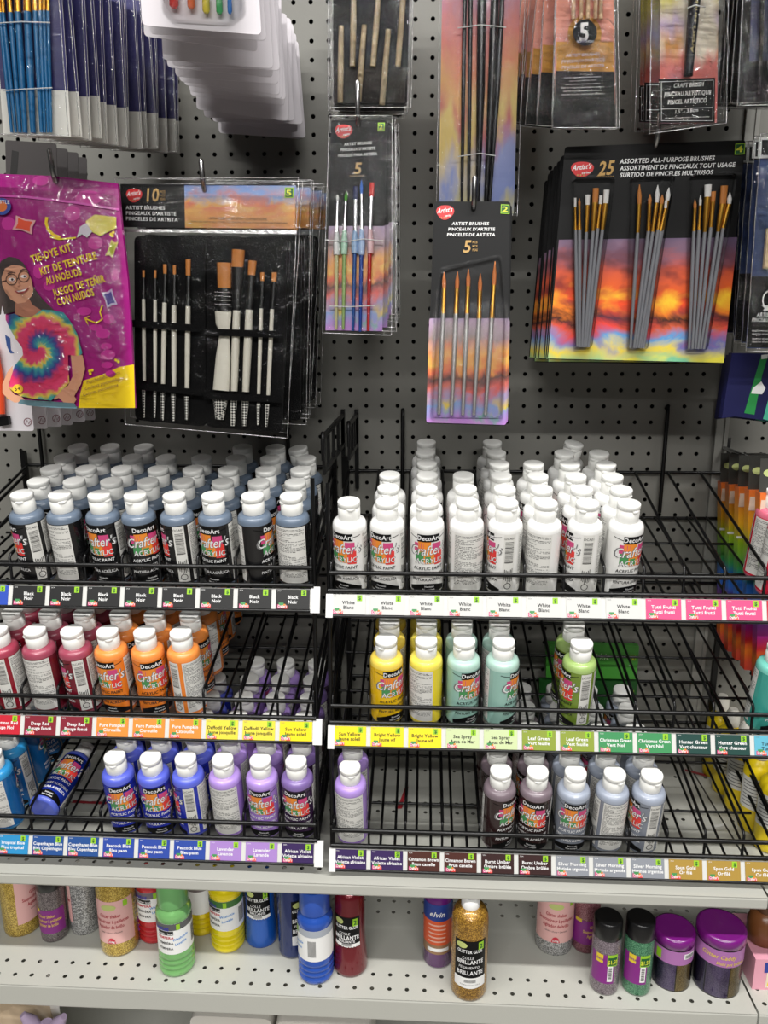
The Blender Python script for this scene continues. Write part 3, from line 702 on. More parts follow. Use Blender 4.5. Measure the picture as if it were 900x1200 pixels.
class Pack:
    """a hanging pack; the quad gives its four corners, its art is laid out on its own plane"""
    def __init__(s, name, label, cat, group, quad, D, D2=None, yaw=0.):
        TL, TR, BR_, BL = quad; D2 = D if D2 is None else D2
        tm = (W(*TL, D)+W(*TR, D))/2; bm = (W(*BL, D2)+W(*BR_, D2))/2
        z = (tm-bm).normalized(); x = Vector((math.cos(yaw), math.sin(yaw), 0))
        h = (W(*TR, D)-W(*TL, D)).normalized()+(W(*BR_, D2)-W(*BL, D2)).normalized()
        x = (x+Vector((0, 0, h.z/2*0+0))); x = (x-z*x.dot(z)).normalized(); y = z.cross(x)
        s.M = Matrix((x, y, z)).transposed().to_4x4(); s.M.translation = tm
        s.Mi = s.M.inverted(); s.root = empty(name, M=s.M, label=label, cat=cat, group=group)
        s.quad = quad; s.parts = {}; s.layer = 0; s.sub = []
        s.C = s.Mi @ Vector((0, 0, CZ))
    def L(s, px, py, y=0.):
        d = s.Mi.to_3x3() @ ray(px, py); t = (y-s.C.y)/d.y; p = s.C+d*t
        return (p.x, p.z)
    def mb(s, part):
        return s.parts.setdefault(part, MB())
    def poly(s, part, pts, m, y=None, r=0):
        if y is None: s.layer += 1; y = -.0002-.00008*s.layer
        q = [s.L(*p) for p in pts]
        if r: q = rounded(q, r)
        s.mb(part).poly(q, y, m)
    def slab(s, part, pts, m, y0, y1, r=0.):
        q = [s.L(*p) for p in pts]
        if r: q = rounded(q, r)
        s.mb(part).prism(q, y0, y1, m)
    def txt(s, t, p0, p1, m, bold=True, shear=0., part='lettering', h=None, y=None):
        """baseline from pixel p0 to p1; h is the cap height in pixels"""
        if y is None: s.layer += 1; y = -.0002-.00008*s.layer
        a = Vector(s.L(*p0)); b = Vector(s.L(*p1)); vs, fs, w = TX(t, bold); d = b-a; L_ = d.length; sx = L_/w
        sz = sx if h is None else (Vector(s.L(p0[0], p0[1]-h))-a).length/.7
        dx = d.normalized(); dz = Vector((-dx.y, dx.x)); out = []
        for vx, vy in vs:
            q = a+dx*(vx*sx+shear*vy*sz)+dz*(vy*sz); out.append((q.x, y, q.y))
        s.mb(part).add(out, fs, m)
    def line(s, part, pts, w, m, y=None):
        """flat stroke of pixel width w"""
        if y is None: s.layer += 1; y = -.0002-.00008*s.layer
        q = [Vector(s.L(*p)) for p in pts]; wl = (Vector(s.L(pts[0][0]+w, pts[0][1]))-q[0]).length/2; vs = []
        for i, p in enumerate(q):
            t = (q[min(i+1, len(q)-1)]-q[max(i-1, 0)]).normalized(); n = Vector((-t.y, t.x))*wl
            vs += [(p.x+n.x, y, p.y+n.y), (p.x-n.x, y, p.y-n.y)]
        s.mb(part).add(vs, [(2*i, 2*i+2, 2*i+3, 2*i+1) if False else (2*i+1, 2*i+3, 2*i+2, 2*i) for i in range(len(q)-1)], m)
    def tube3(s, part, pts, wpx, m, y, n=8, flat=1.):
        q = [Vector((*s.L(*p[:2]), 0)) for p in pts]; k = (Vector(s.L(pts[0][0]+10, pts[0][1]))-Vector(s.L(*pts[0][:2]))).length/10
        ws = wpx if isinstance(wpx, (list, tuple)) else [wpx]*len(pts)
        ys = y if isinstance(y, (list, tuple)) else [y]*len(pts)
        m0 = MB(); m0.tube([(p.x, 0, p.y) for p in q], [w_*k/2 for w_ in ws], m, n)
        o = len(m0.v)//1
        # flatten across the card, then lift to its own depth
        cnt = n; vs = []
        L_ = len(pts)*n
        for i, v in enumerate(m0.v):
            ring = (i//n) if i < L_ else (0 if i < L_+n else len(pts)-1)
            vs.append((v[0], v[1]*flat+ys[min(ring, len(ys)-1)], v[2]))
        s.mb(part).add(vs, m0.f, m, True)
    def brush(s, tip, f0, f1, end, wb, wf, wh, mh, mf, mbr, y=-.005, square=True, grip=None):
        """tip, ferrule top, ferrule bottom, handle end in pixels; widths in pixels"""
        h = Pack.__new__(Pack); h.__dict__ = dict(s.__dict__); h.parts = {}
        mid = ((f1[0]*.6+end[0]*.4), (f1[1]*.6+end[1]*.4))
        h.tube3('paintbrush', [f1, mid, end], [wh*.95, wh*1.05, wh*.75], mh, y)
        h.tube3('ferrule', [f0, ((f0[0]+f1[0])/2, (f0[1]+f1[1])/2), f1], [wf, wf*.95, wh*1.1], mf, y, flat=.7)
        if square: h.tube3('bristles', [f0, tip], [wf*.95, wb], mbr, y, 8, .45)
        else: h.tube3('bristles', [f0, ((f0[0]*.55+tip[0]*.45), (f0[1]*.55+tip[1]*.45)), tip], [wf*.9, wb, wb*.15], mbr, y, 8, .8)
        b = h.parts['paintbrush'].build('paintbrush', s.root); h.parts['ferrule'].build('ferrule', b); h.parts['bristles'].build('bristles', b)
        return b
    def film(s, part, quad, y, m, bulge=.004, nx=12, nz=18, wr=.0012, edge=True, seed=0):
        TL, TR, BR_, BL = [Vector(s.L(*p)) for p in quad]; vs = []
        for j in range(nz+1):
            v = j/nz
            for i in range(nx+1):
                u = i/nx; p = (TL*(1-u)+TR*u)*(1-v)+(BL*(1-u)+BR_*u)*v
                k = math.sin(PI*u)**.4*math.sin(PI*min(1, max(0, v)))**.4 if 0 < u < 1 and 0 < v < 1 else 0
                n_ = noise.noise(Vector((p.x*60+seed*9, p.y*35, seed)))
                vs.append((p.x+(noise.noise(Vector((p.y*50, seed, i)))*.0008 if i in (0, nx) else 0), y-(bulge*k+wr*n_*(.3+k)), p.y))
        if edge:
            per = [j*(nx+1) for j in range(nz+1)]+[nz*(nx+1)+i for i in range(1, nx+1)]+[j*(nx+1)+nx for j in range(nz-1, -1, -1)]+[i for i in range(nx-1, -1, -1)]
            s.mb('bag_edge').tube([(vs[k][0], vs[k][1]-.0002, vs[k][2]) for k in per], .00055, EDGEM, 5)
        s.mb(part).add(vs, [(j*(nx+1)+i, (j+1)*(nx+1)+i, (j+1)*(nx+1)+i+1, j*(nx+1)+i+1) for j in range(nz) for i in range(nx)], m, True)
    def blister(s, pts, y, m, r=.006, inset=.0025, part='blister', y0=-.0015):
        q = rounded([s.L(*p) for p in pts], r); c = Vector((sum(p[0] for p in q)/len(q), sum(p[1] for p in q)/len(q)))
        def ins(d): 
            out = []
            for p in q:
                v = Vector(p)-c; out.append(tuple(c+v*(1-d/max(v.length, .001))))
            return out
        fl = ins(-inset*1.6); q1 = q; q2 = ins(inset); n = len(q)
        rings = [[(a, y0, b) for a, b in fl], [(a, y0, b) for a, b in q1], [(a, y+.0008, b) for a, b in ins(inset*.4)], [(a, y, b) for a, b in q2]]
        vs = [v for r_ in rings for v in r_]
        ar = sum(q[i][0]*q[(i+1) % n][1]-q[(i+1) % n][0]*q[i][1] for i in range(n))
        fs = [(k*n+i, k*n+(i+1) % n, (k+1)*n+(i+1) % n, (k+1)*n+i) for k in range(3) for i in range(n)]
        face = tuple(range(3*n, 4*n))
        if ar < 0: fs = [tuple(reversed(f)) for f in fs]; face = tuple(reversed(face))
        s.mb(part).add(vs, fs+[face], m, False)
    def logo(s, cx, cy, w, h, rot=0.):
        pts = []
        for k in range(20):
            a = 2*PI*k/20; rr = 1+.07*math.sin(3*a+.6)-.10*max(0, math.sin(-a-.5)); x = math.cos(a)*w/2*rr; y = -math.sin(a)*h/2*rr
            pts.append((cx+x*math.cos(rot)-y*math.sin(rot)*-1*-1, cy+x*math.sin(rot)+y*math.cos(rot)))
        s.poly('logo', pts, REDL)
        s.txt("Artist's", (cx-w*.43, cy+h*.06), (cx+w*.40, cy-h*.06), INKW, True, .35, 'logo', h*.30)
        s.txt("series", (cx-w*.02, cy+h*.30), (cx+w*.36, cy+h*.24), INKW, True, .2, 'logo', h*.15)
        for k in (-1, 0, 1):
            x = cx+k*w*.13-w*.06; y = cy+h*.36
            s.poly('logo', [(x-w*.04, y), (x, y-h*.07), (x+w*.04, y), (x, y+h*.07)], GOLDINK)
    def price(s, quad, t='$'):
        s.poly('price_sticker', quad, LIME)
        x0, y0 = quad[3]; x1, y1 = quad[2]; h = abs(quad[3][1]-quad[0][1])
        s.poly('price_sticker', [(quad[0][0]+1, quad[0][1]+1), (quad[1][0]-1, quad[1][1]+1), (x1-1, y1-1), (x0+1, y0-1)], DKG)
        s.txt(t, (x0+1.5, y0-h*.22), (x1-1.5, y1-h*.22), mat((225, 225, 60), .5, name='price_yellow'), True, 0, 'price_sticker', h*.55)
    def finish(s):
        for n, b in s.parts.items(): b.build(n, s.root)
        return s
    def stack(s, n, back, Db, name, keep, group, jit=.0015, where='', start=1, roll=0., label=None, skew=None):
        """n more copies hang behind; back = pixel of the rearmost pack's top middle at distance Db"""
        e = W(*back, Db); o = s.M.translation
        s.root['group'] = group
        for k in range(1, n+1):
            t = k/n
            if skew: t2 = t**skew
            else: t2 = t
            P = o.lerp(e, t2); P.y = o.y+(e.y-o.y)*t
            P += Vector((RND.uniform(-jit, jit), 0, RND.uniform(-jit, jit)))
            Mx = Matrix.Translation(P) @ Matrix.Rotation(RND.uniform(-1, 1)*jit*9+roll*t, 4, 'Y') @ s.M.to_3x3().to_4x4()
            dup(s.root, Mx, '%s, %s from the front of its hook' % (name, ORD[k]), group, keep)
def peg_hook(x, z, y0, label, rise=.036, bend=.02):
    root = empty('peg_hook', (x, WD, z), label=label, cat='hook')
    mb = MB(); L = y0-WD
    pts = [(0, .0, 0), (0, L+.012, 0)]
    for k in range(7):
        t = k/6*1.35; pts.append((0, L+.012-.014*math.sin(t), .014*(1-math.cos(t))))
    pts.append((0, pts[-1][1]-.004, pts[-1][2]+rise-.012)); pts.append((0, pts[-1][1]-.0003, pts[-1][2]+.002))
    mb.tube(pts, [.0032]*(len(pts)-1)+[.0014], STEEL, 10); mb.build('rod', root)
    mb = MB(); mb.box((-.011, -.002, -.016), (.011, 0, .016), STEEL); mb.tube([(0, -.001, .01), (0, .012, .010), (0, .013, .018)], .0022, STEEL); mb.build('back_plate', root)
    return root
def hook_at(px, py, D, label, rise=.036):
    p = W(px, py, D); return peg_hook(p.x, p.z, D-.004, label, rise)
TAN = mat((205, 130, 60), .6, name='tan_bristle'); WBR = mat((238, 238, 236), .5, name='white_bristle'); GREYH = mat((150, 152, 158), .3, name='grey_lacquer')
def q3(s, ox, oy, pts): return [(ox+a/s, oy+b/s) for a, b in pts]
# ---- 25-piece grey-handled set (black card, sunset art)
L = Pack('brush_set_card', 'black and sunset card of grey brushes in three blisters, 25 pieces, frontmost', 'brush set', None, ((662, 172), (874, 164), (847, 426), (643, 421)), 1.03)
L.slab('card', ((662, 172), (874, 164), (847, 426), (641, 421)), CARDB, 0, .0008, .004)
L.poly('painting', ((655, 281), (864, 278), (848, 425), (642, 420)), SUNSET, -.0002)
L.logo(682, 198.5, 27, 19, -.1)
L.txt('25', (700, 206), (719, 204), GOLDINK, True, .25, h=16); L.txt('PCS/MCX/PZAS', (699, 208.3), (719, 207.8), GOLDINK, False, 0, h=1.8)
L.txt('ASSORTED ALL-PURPOSE BRUSHES', (726, 192), (837, 188), INKW, True, .15, h=5.4)
L.txt('ASSORTIMENT DE PINCEAUX TOUT USAGE', (726, 200), (861, 195.6), INKW, True, .15, h=5.2)
L.txt('SURTIDO DE PINCELES MULTIUSOS', (726, 208), (835, 204.4), INKW, True, .15, h=5.2)
L.price(((861.5, 168.5), (873, 168), (872, 181), (860.5, 181.5)), '4')
for b in (((670, 209), (719, 208), (713, 262), (692, 408), (671, 408), (671, 262)), ((738, 208), (789, 206), (780, 262), (757, 410), (734, 410), (737, 262)), ((808, 205), (861, 204), (853, 262), (826, 411), (802, 411), (806, 262))):
    L.blister(b, -.011, BLIS, .005, .0022)
def cc(x, y): return (600+x/3, 130+y/3)
for i, (tp, f0, f1, en, wb, wf, col, sq) in enumerate([
    ((219, 308), (219, 340), (220, 420), (227, 828), 3, 3.2, WBR, 1), ((233, 310), (233, 335), (234, 420), (234, 830), 3, 3, TAN, 0), ((263, 297), (262, 333), (258, 428), (243, 830), 6, 5.6, WBR, 1),
    ((291, 275), (288, 325), (281, 425), (250, 830), 7.6, 7, TAN, 1), ((309, 300), (307, 330), (298, 415), (257, 830), 4, 4, WBR, 1), ((328, 281), (325, 328), (314, 420), (264, 830), 7.4, 6.6, WBR, 1),
    ((444, 262), (443, 330), (438, 430), (412, 833), 5.5, 5.6, TAN, 0), ((480, 295), (478, 330), (474, 425), (424, 833), 4.6, 4.6, TAN, 0), ((508, 263), (504, 325), (490, 427), (433, 833), 6, 5.4, WBR, 0),
    ((523, 297), (520, 330), (508, 420), (441, 833), 5, 4.6, TAN, 0), ((547, 272), (541, 318), (524, 420), (449, 833), 6, 5.4, WBR, 0), ((537, 318), (534, 345), (518, 425), (457, 833), 4, 4, WBR, 1),
    ((638, 313), (638, 345), (634, 425), (618, 836), 4, 4.2, TAN, 0), ((656, 298), (655, 335), (651, 420), (628, 836), 3.6, 3.4, WBR, 0), ((684, 262), (682, 305), (672, 428), (639, 836), 9, 8.4, WBR, 1),
    ((702, 286), (700, 322), (692, 412), (648, 836), 5.6, 5.4, TAN, 1), ((741, 266), (735, 330), (718, 427), (658, 836), 9, 8.4, TAN, 1), ((759, 290), (756, 330), (735, 415), (668, 836), 6, 5.6, WBR, 0)]):
    L.brush(cc(*tp), cc(*f0), cc(*f1), cc(*en), wb, wf, 4.4, GREYH, GOLD, col, y=-.0055-.0012*(i % 2), square=bool(sq))
L.finish(); L.stack(8, (724, 210), 1.22, 'black 25-piece brush card edge-on in the stack', ('card', 'painting'), 'cards of 25 grey-handled brushes', .003)
hook_at(768, 174, 1.03, 'steel hook rising through the 25-piece brush card')
# ---- 5 clear-handled brushes
K = Pack('brush_set_card', 'black card with five clear glitter-handled brushes under a trapezoid blister, frontmost', 'brush set', None, ((509, 236), (598, 236), (593, 499), (500, 496)), 1.04, 1.0)
K.slab('card', ((509, 236), (598, 236), (593, 499), (499, 496)), CARDB, 0, .0007, .004)
K.poly('painting', ((503, 373), (595.5, 373), (593, 498), (499.5, 495)), SUNSET2, -.0002, .003)
K.logo(521.5, 249, 21, 18, -.15)
K.price(((587, 239.5), (597, 240), (597, 251), (586.5, 250.5)), '2')
K.txt('ARTIST BRUSHES', (529.5, 264), (573, 264), INKW, True, .1, h=3.6); K.txt("PINCEAUX D'ARTISTE", (525, 270.5), (580, 270.5), INKW, True, .1, h=3.6); K.txt('PINCELES DE ARTISTA', (523.5, 277), (580, 277), INKW, True, .1, h=3.6)
K.txt('5', (542, 296), (552, 296), GOLDINK, True, .15, h=14)
for i, t in enumerate(('PCS', 'MCX', 'PZAS')): K.txt(t, (553.5, 285.5+i*4.5), (559.5, 285.5+i*4.5), GOLDINK, True, 0, h=2.6)
K.blister(((517, 318), (586, 302), (592, 373), (588, 489), (505, 488), (512, 373)), -.010, BLIS, .006, .003)
ORB = mat((238, 140, 70), .6, name='orange_bristle'); GLH = glitter((150, 148, 146), (205, 204, 202), 'glitter_handle', 2600)
def ck(x, y): return (360+x/3, 120+y/3)
for tp, f0, f1, en in (((481, 600), (481, 655), (478, 745), (463, 1098)), ((528, 598), (526, 658), (522, 745), (507, 1100)), ((566, 590), (565, 650), (561, 745), (546, 1100)), ((608, 605), (606, 665), (603, 762), (585, 1100)), ((659, 562), (655, 645), (648, 762), (625, 1100))):
    K.brush(ck(*tp), ck(*f0), ck(*f1), ck(*en), 5, 5.5, 5.4, GLH, GOLD, ORB, y=-.0055, square=False)
K.finish(); K.stack(5, (557, 243), 1.09, 'black card of clear-handled brushes', ('card', 'painting'), 'cards of five clear-handled brushes', .002)
hook_at(555, 245, 1.035, 'steel hook rising through the clear-handled brush card')
# ---- 5 chubby brushes in a bag
J = Pack('brush_set_bag', 'bagged card of five chubby grip brushes, white green navy blue and red, frontmost', 'brush set', None, ((387, 140), (459, 140), (459, 393), (379, 390)), 1.03, 1.0)
J.slab('card', ((388, 141), (453, 141), (448, 389), (381, 388)), CARDB, 0, .0006, .002)
J.poly('painting', ((385, 265), (451, 265), (448, 388), (381.5, 387)), SUNSET2, -.0002)
J.logo(402.5, 154, 21, 17, -.12); J.price(((443, 144), (451, 144), (450.5, 154), (442.5, 154)), '2')
J.txt('ARTIST BRUSHES', (403.5, 171), (436, 169), INKW, True, .1, h=3.2); J.txt("PINCEAUX D'ARTISTE", (399, 177.5), (440, 175.5), INKW, True, .1, h=3.2); J.txt('PINCELES PARA ARTISTA', (396, 184.5), (442, 182), INKW, True, .1, h=3.2)
J.txt('5', (414, 204), (424, 204), GOLDINK, True, .15, h=13); J.txt('PCS/MCX/PZAS', (410, 207.5), (428, 207.3), GOLDINK, False, 0, h=1.6)
SILV = mat((210, 210, 212), .25, .8, name='silver_ferrule')
for tp, f0, f1, g0, g1, en, cb, cg, ch in (((109, 328), (108, 350), (105, 460), (105, 460), (105, 540), (103, 800), (235, 235, 235), (225, 226, 226), (205, 200, 150)), ((139, 318), (137, 350), (133, 455), (133, 455), (131, 538), (128, 800), (90, 170, 60), (176, 214, 190), (150, 180, 110)),
     ((172, 300), (171, 345), (170, 455), (169, 455), (168, 535), (162, 805), (36, 44, 90), (150, 180, 215), (30, 80, 150)), ((192, 278), (192, 325), (193, 450), (193, 450), (192, 540), (187, 808), (70, 120, 215), (165, 190, 225), (24, 70, 160)), ((229, 287), (227, 335), (223, 450), (223, 450), (224, 535), (215, 805), (214, 50, 46), (226, 186, 190), (190, 30, 34))):
    sq = cb[0] in (36, 214)
    b = J.brush(ck(*tp), ck(*f0), ck(*f1), ck(*en), 6 if sq else 4, 6 if sq else 3.4, 4.6, mat(ch, .25, name='clear_handle'), SILV, mat(cb, .6, name='bristle'), y=-.005, square=sq)
    h = Pack.__new__(Pack); h.__dict__ = dict(J.__dict__); h.parts = {}
    h.tube3('grip', [ck(*g0), ((ck(*g0)[0]+ck(*g1)[0])/2, (ck(*g0)[1]*.45+ck(*g1)[1]*.55)), ck(*g1)], [5, 8.4, 7.6], mat(cg, .35, name='soft_grip', trans=.0), -.005); h.parts['grip'].build('grip', b)
J.tube3('twist_tie', [ck(70, 490), ck(140, 496), ck(200, 486), ck(268, 494)], 1.2, WHITE, -.0095, 6); J.tube3('twist_tie', [ck(80, 720), ck(150, 722), ck(240, 718)], 1.2, WHITE, -.0085, 6)
J.film('bag', ((387, 139), (460, 139), (459, 394), (379, 391)), -.009, FILM, .003, seed=1)
J.finish(); J.stack(6, (437, 152), 1.2, 'bagged card of chubby brushes, mostly hidden', ('card', 'painting', 'bag', 'bag_edge'), 'bagged sets of chubby brushes', .002)
hook_at(420, 150, 1.03, 'steel hook rising through the chubby brush bag', .05)
# ---- 10 brushes with case
I = Pack('brush_case_bag', 'clear bag with black fold-out case of ten white-handled brushes, frontmost', 'brush set', None, ((140, 214), (351, 213), (338, 512), (152, 497)), 1.0, .97)
I.slab('header_card', ((141, 215.5), (347, 217), (345, 268.5), (142, 266)), CARDB, 0, .0006)
I.poly('painting', ((216, 217), (347, 217.5), (345, 268), (217, 267)), CLOUDY, -.0002)
I.logo(157, 229, 19, 17, -.1); I.price(((334, 220), (344.5, 220), (344, 232), (333.5, 232)), '5')
I.txt('10', (169, 236), (187, 236), GOLDINK, True, .1, h=15)
for i, t in enumerate(('PCS', 'MCX', 'PZAS')): I.txt(t, (187.5, 226.5+i*4.2), (194, 226.5+i*4.2), GOLDINK, False, 0, h=2.8)
I.txt('ARTIST BRUSHES', (148, 245.5), (194, 246), INKW, True, 0, h=4.2); I.txt("PINCEAUX D'ARTISTE", (148, 252), (207, 253), INKW, True, 0, h=4.2); I.txt('PINCELES DE ARTISTA', (148, 258.4), (209, 260), INKW, True, 0, h=4.2)
I.txt('WITH CASE | AVEC ÉTUI | CON ESTUCHE', (245, 257.4), (313, 258.4), INKB, False, 0, h=3); I.txt('FOR USE WITH ALL TYPES OF PAINTS | POUR TOUS TYPES DE PEINTURE', (224, 260.5), (337, 262.5), INKB, False, 0, h=1.6)
CLOTH = mat((14, 14, 15), .9, spec=.15, name='black_case_cloth', bump=(500, .4))
I.slab('case', ((157, 276), (240, 279), (241, 500), (158, 492)), CLOTH, .0005, .005, .008); I.slab('case', ((242, 279), (336, 277), (330, 508), (241, 500)), CLOTH, .0005, .006, .008)
def ci(x, y): return (x/2.368, 200+y/2.368)
WH = mat((232, 228, 214), .35, name='white_lacquer'); BF = mat((20, 20, 20), .3, name='black_ferrule'); CHK = None
def chk():
    m = bpy.data.materials.new('black_white_check'); m.use_nodes = True; nt = m.node_tree; c = nt.nodes.new('ShaderNodeTexChecker'); c.inputs['Scale'].default_value = 420
    c.inputs[1].default_value = lin((232, 230, 222)); c.inputs[2].default_value = lin((18, 18, 18)); tc = nt.nodes.new('ShaderNodeTexCoord'); mp = nt.nodes.new('ShaderNodeMapping'); mp.inputs['Rotation'].default_value = (0, .785, 0)
    nt.links.new(tc.outputs['Object'], mp.inputs[0]); nt.links.new(mp.outputs[0], c.inputs[0]); nt.links.new(c.outputs[0], nt.nodes['Principled BSDF'].inputs['Base Color']); return m
CHK = chk()
for tp, f0, f1, e0, e1, e2, wb, wh in (((402, 278), (402, 298), (402, 358), (404, 584), (402, 604), (403, 685), 3, 4.6), ((434, 278), (434, 300), (434, 362), (434, 588), (433, 610), (432, 685), 3, 4.6), ((461, 262), (461, 288), (460, 368), (456, 592), (455, 612), (454, 692), 4.4, 6), ((487, 264), (487, 290), (486, 376), (486, 598), (484, 620), (484, 694), 4, 6.4), ((525, 248), (525, 293), (525, 378), (522, 604), (521, 626), (520, 692), 6, 6.6),
      ((625, 258), (625, 328), (622, 392), (616, 610), (614, 634), (612, 690), 17, 20), ((664, 222), (661, 270), (659, 390), (652, 612), (651, 636), (648, 708), 15, 9.6), ((703, 252), (700, 292), (694, 388), (684, 614), (683, 638), (680, 708), 9.4, 9.8), ((730, 284), (730, 308), (727, 384), (720, 620), (719, 644), (718, 706), 5, 5), ((763, 284), (762, 310), (757, 386), (746, 624), (744, 648), (741, 710), 6, 5.4)):
    h = Pack.__new__(Pack); h.__dict__ = dict(I.__dict__); h.parts = {}
    wide = wb == 17
    if wide: h.tube3('paintbrush', [ci(*f1), ci(622, 425), ci(626, 450), ci(622, 520), ci(*e0)], [20, 18, 12, 18, 24 if False else 20], WH, -.0045, 10, .3)
    else: h.tube3('paintbrush', [ci(*f1), ci((f1[0]+e0[0])/2, (f1[1]+e0[1])/2), ci(*e0)], [wh*.9, wh, wh*.85], WH, -.0045)
    h.tube3('ferrule', [ci(*f0), ci(*f1)], [wb, wh*.9], BF, -.0045, 8, .5)
    h.tube3('bristles', [ci(*tp), ci(*f0)], [wb*1.05, wb*.95], TAN, -.0045, 8, .45)
    h.tube3('handle_tip', [ci(*e1), ci(*e2)], [wh*.9, wh*.5], CHK, -.0045, 8, .5)
    if wide:
        for k in range(4): h.tube3('ferrule', [ci(602, 340+k*11), ci(646, 342+k*11)], 1.1, STEEL, -.0105, 6)
    b = h.parts['paintbrush'].build('paintbrush', I.root)
    for n_ in ('ferrule', 'bristles', 'handle_tip'): h.parts[n_].build(n_, b)
for q in (((158, 376), (238, 382), (238, 390), (158, 384)), ((242, 386), (330, 389), (330, 397), (242, 394)), ((158, 448), (240, 457), (240, 464), (158, 456)), ((242, 460), (332, 464), (332, 472), (242, 468))):
    I.slab('elastic_band', q, CLOTH, -.0125, -.0118)
I.film('bag', ((140, 213), (352, 212), (339, 513), (152, 497)), -.0135, FILM, .008, 16, 24, .003, seed=2)
I.slab('bag_seal', ((141, 268.5), (348, 270), (348, 274.5), (141, 272)), film_mat('seal_strip', .25, .25, 80, .3), -.0012, -.0008)
I.finish(); I.stack(6, (298, 222), 1.2, 'clear bag with black brush case', ('header_card', 'painting', 'case', 'bag', 'bag_edge'), 'bagged brush cases', .003)
hook_at(240, 226, 1.0, 'steel hook rising through the bagged brush case')
# ---- tie-dye kit pouch
H = Pack('tie_dye_pouch', 'magenta and yellow tie-dye kit pouch showing a person in a swirl shirt', 'craft kit', None, ((-22, 204), (138, 214), (157, 479), (5, 472)), .96, .93)
MAG = mat((158, 20, 122), .25, name='magenta_foil', coat=.4, bump=(45, .35)); YEL = mat((240, 208, 24), .3, name='yellow_foil', coat=.3)
outl = [(-22, 203), (60, 206), (138, 215), (142, 260), (150, 330), (154, 400), (158, 478), (110, 478), (60, 474), (8, 468), (5, 455), (14, 436), (27, 424), (28, 412), (14, 385), (2, 358), (-8, 340), (-20, 330)]
H.slab('pouch', outl, MAG, 0, .006)
H.poly('print', ((92, 478), (94, 462), (98, 446), (120, 439), (140, 430), (157, 427), (158.3, 478)), YEL)
H.poly('print', ((5, 455), (12, 438), (20, 430), (16, 452), (14, 468), (8, 467)), YEL)
PINK2 = mat((196, 40, 150), .3, name='pink_blotch')
for x, y, w, h in ((85, 250, 10, 9), (104, 232, 16, 9), (48, 212, 10, 6), (10, 262, 8, 8), (46, 318, 7, 9), (135, 322, 5, 8), (112, 285, 9, 8), (58, 335, 7, 6), (128, 374, 7, 6), (99, 365, 9, 5), (113, 384, 8, 4), (121, 391, 9, 6), (125, 406, 7, 4), (127, 416, 9, 6), (126, 428, 7, 4), (130, 438, 6, 4)):
    H.poly('print', [(x+w*math.cos(a*PI/6), y+h*math.sin(a*PI/6)) for a in range(12)], PINK2)
H.line('print', [(-20, 229), (30, 231), (90, 238), (140, 246)], 2.4, mat((215, 90, 185), .2, name='zip_seal'))
for x, y, w, h, rot, c, c2 in ((29, 264, 24, 17, .25, (226, 170, 170), (230, 84, 46)), (129, 350, 13, 20, -.35, (200, 170, 215), (74, 50, 140)), (132, 292, 9, 20, .35, (220, 200, 120), (170, 180, 30))):
    for k, cc_ in ((1, c), (.72, c2)):
        pts = [(x+(a*w*math.cos(rot)-b*h*math.sin(rot))*k/2, y+(a*w*math.sin(rot)+b*h*math.cos(rot))*k/2) for a, b in ((-1, -1), (0, -.8), (1, -1), (.85, 0), (1, 1), (0, .8), (-1, 1), (-.85, 0))]
        H.poly('print', pts, mat(cc_, .3, name='sachet'))
H.poly('print', ((101, 260), (112, 252), (137, 255), (137, 268), (118, 277), (108, 272)), mat((216, 206, 80), .3, name='bottle_print')); H.poly('print', ((95, 266), (102, 262), (109, 272), (103, 279), (97, 275), (91, 279)), mat((205, 205, 215), .4, name='nozzle_print'))
H.line('print', [(56, 255), (55, 262), (58, 270), (64, 276), (72, 279)], 3.5, YEL); H.line('print', [(60, 278), (70, 281), (90, 279)], 1.6, YEL)
H.line('print', [(121, 358), (118, 366), (121, 374), (114, 379), (102, 374)], 1.6, YEL); H.line('print', [(106, 371), (100.5, 373), (104, 380)], 1.4, YEL)
for x, y in ((106, 435), (109, 434), (107, 438), (131, 275), (134, 273), (133, 277), (137, 422), (140, 424)): H.poly('print', [(x+1.8*math.cos(a*PI/4), y+1.8*math.sin(a*PI/4)) for a in range(8)], YEL)
def cp_(x, y): return (x/5.625, 200+y/5.625)
for t, a, b in (('TIE-DYE KIT', (222, 612), (484, 528)), ('KIT DE TEINTURE', (278, 692), (650, 583)), ('AU NOEUDS', (318, 756), (550, 688)), ('JUEGO DE TEÑIR', (368, 834), (704, 735)), ('CON NUDOS', (392, 894), (634, 824))):
    H.txt(t, cp_(*a), cp_(*b), YEL, True, 0, h=8.6)
BRN = mat((90, 20, 60), .5, name='plum_ink')
for t, a, b in (('Psychedelic colors', (103, 450), (142, 438)), ('Couleurs psychédéliques', (101, 457.5), (147, 444)), ('Colores psicodélicos', (99, 464.5), (140, 452.5))): H.txt(t, a, b, BRN, False, .3, h=3.6)
# badge at the left edge
H.poly('print', [(4+11*math.cos(a*PI/8), 243+10*math.sin(a*PI/8)) for a in range(16)], mat((40, 70, 160), .4, name='badge_blue')); H.poly('print', [(4+6.5*math.cos(a*PI/8), 243+6*math.sin(a*PI/8)) for a in range(16)], mat((225, 120, 40), .4, name='badge_orange'))
H.txt('CASTLE', (-6, 239), (13.5, 240), INKW, True, 0, h=4)
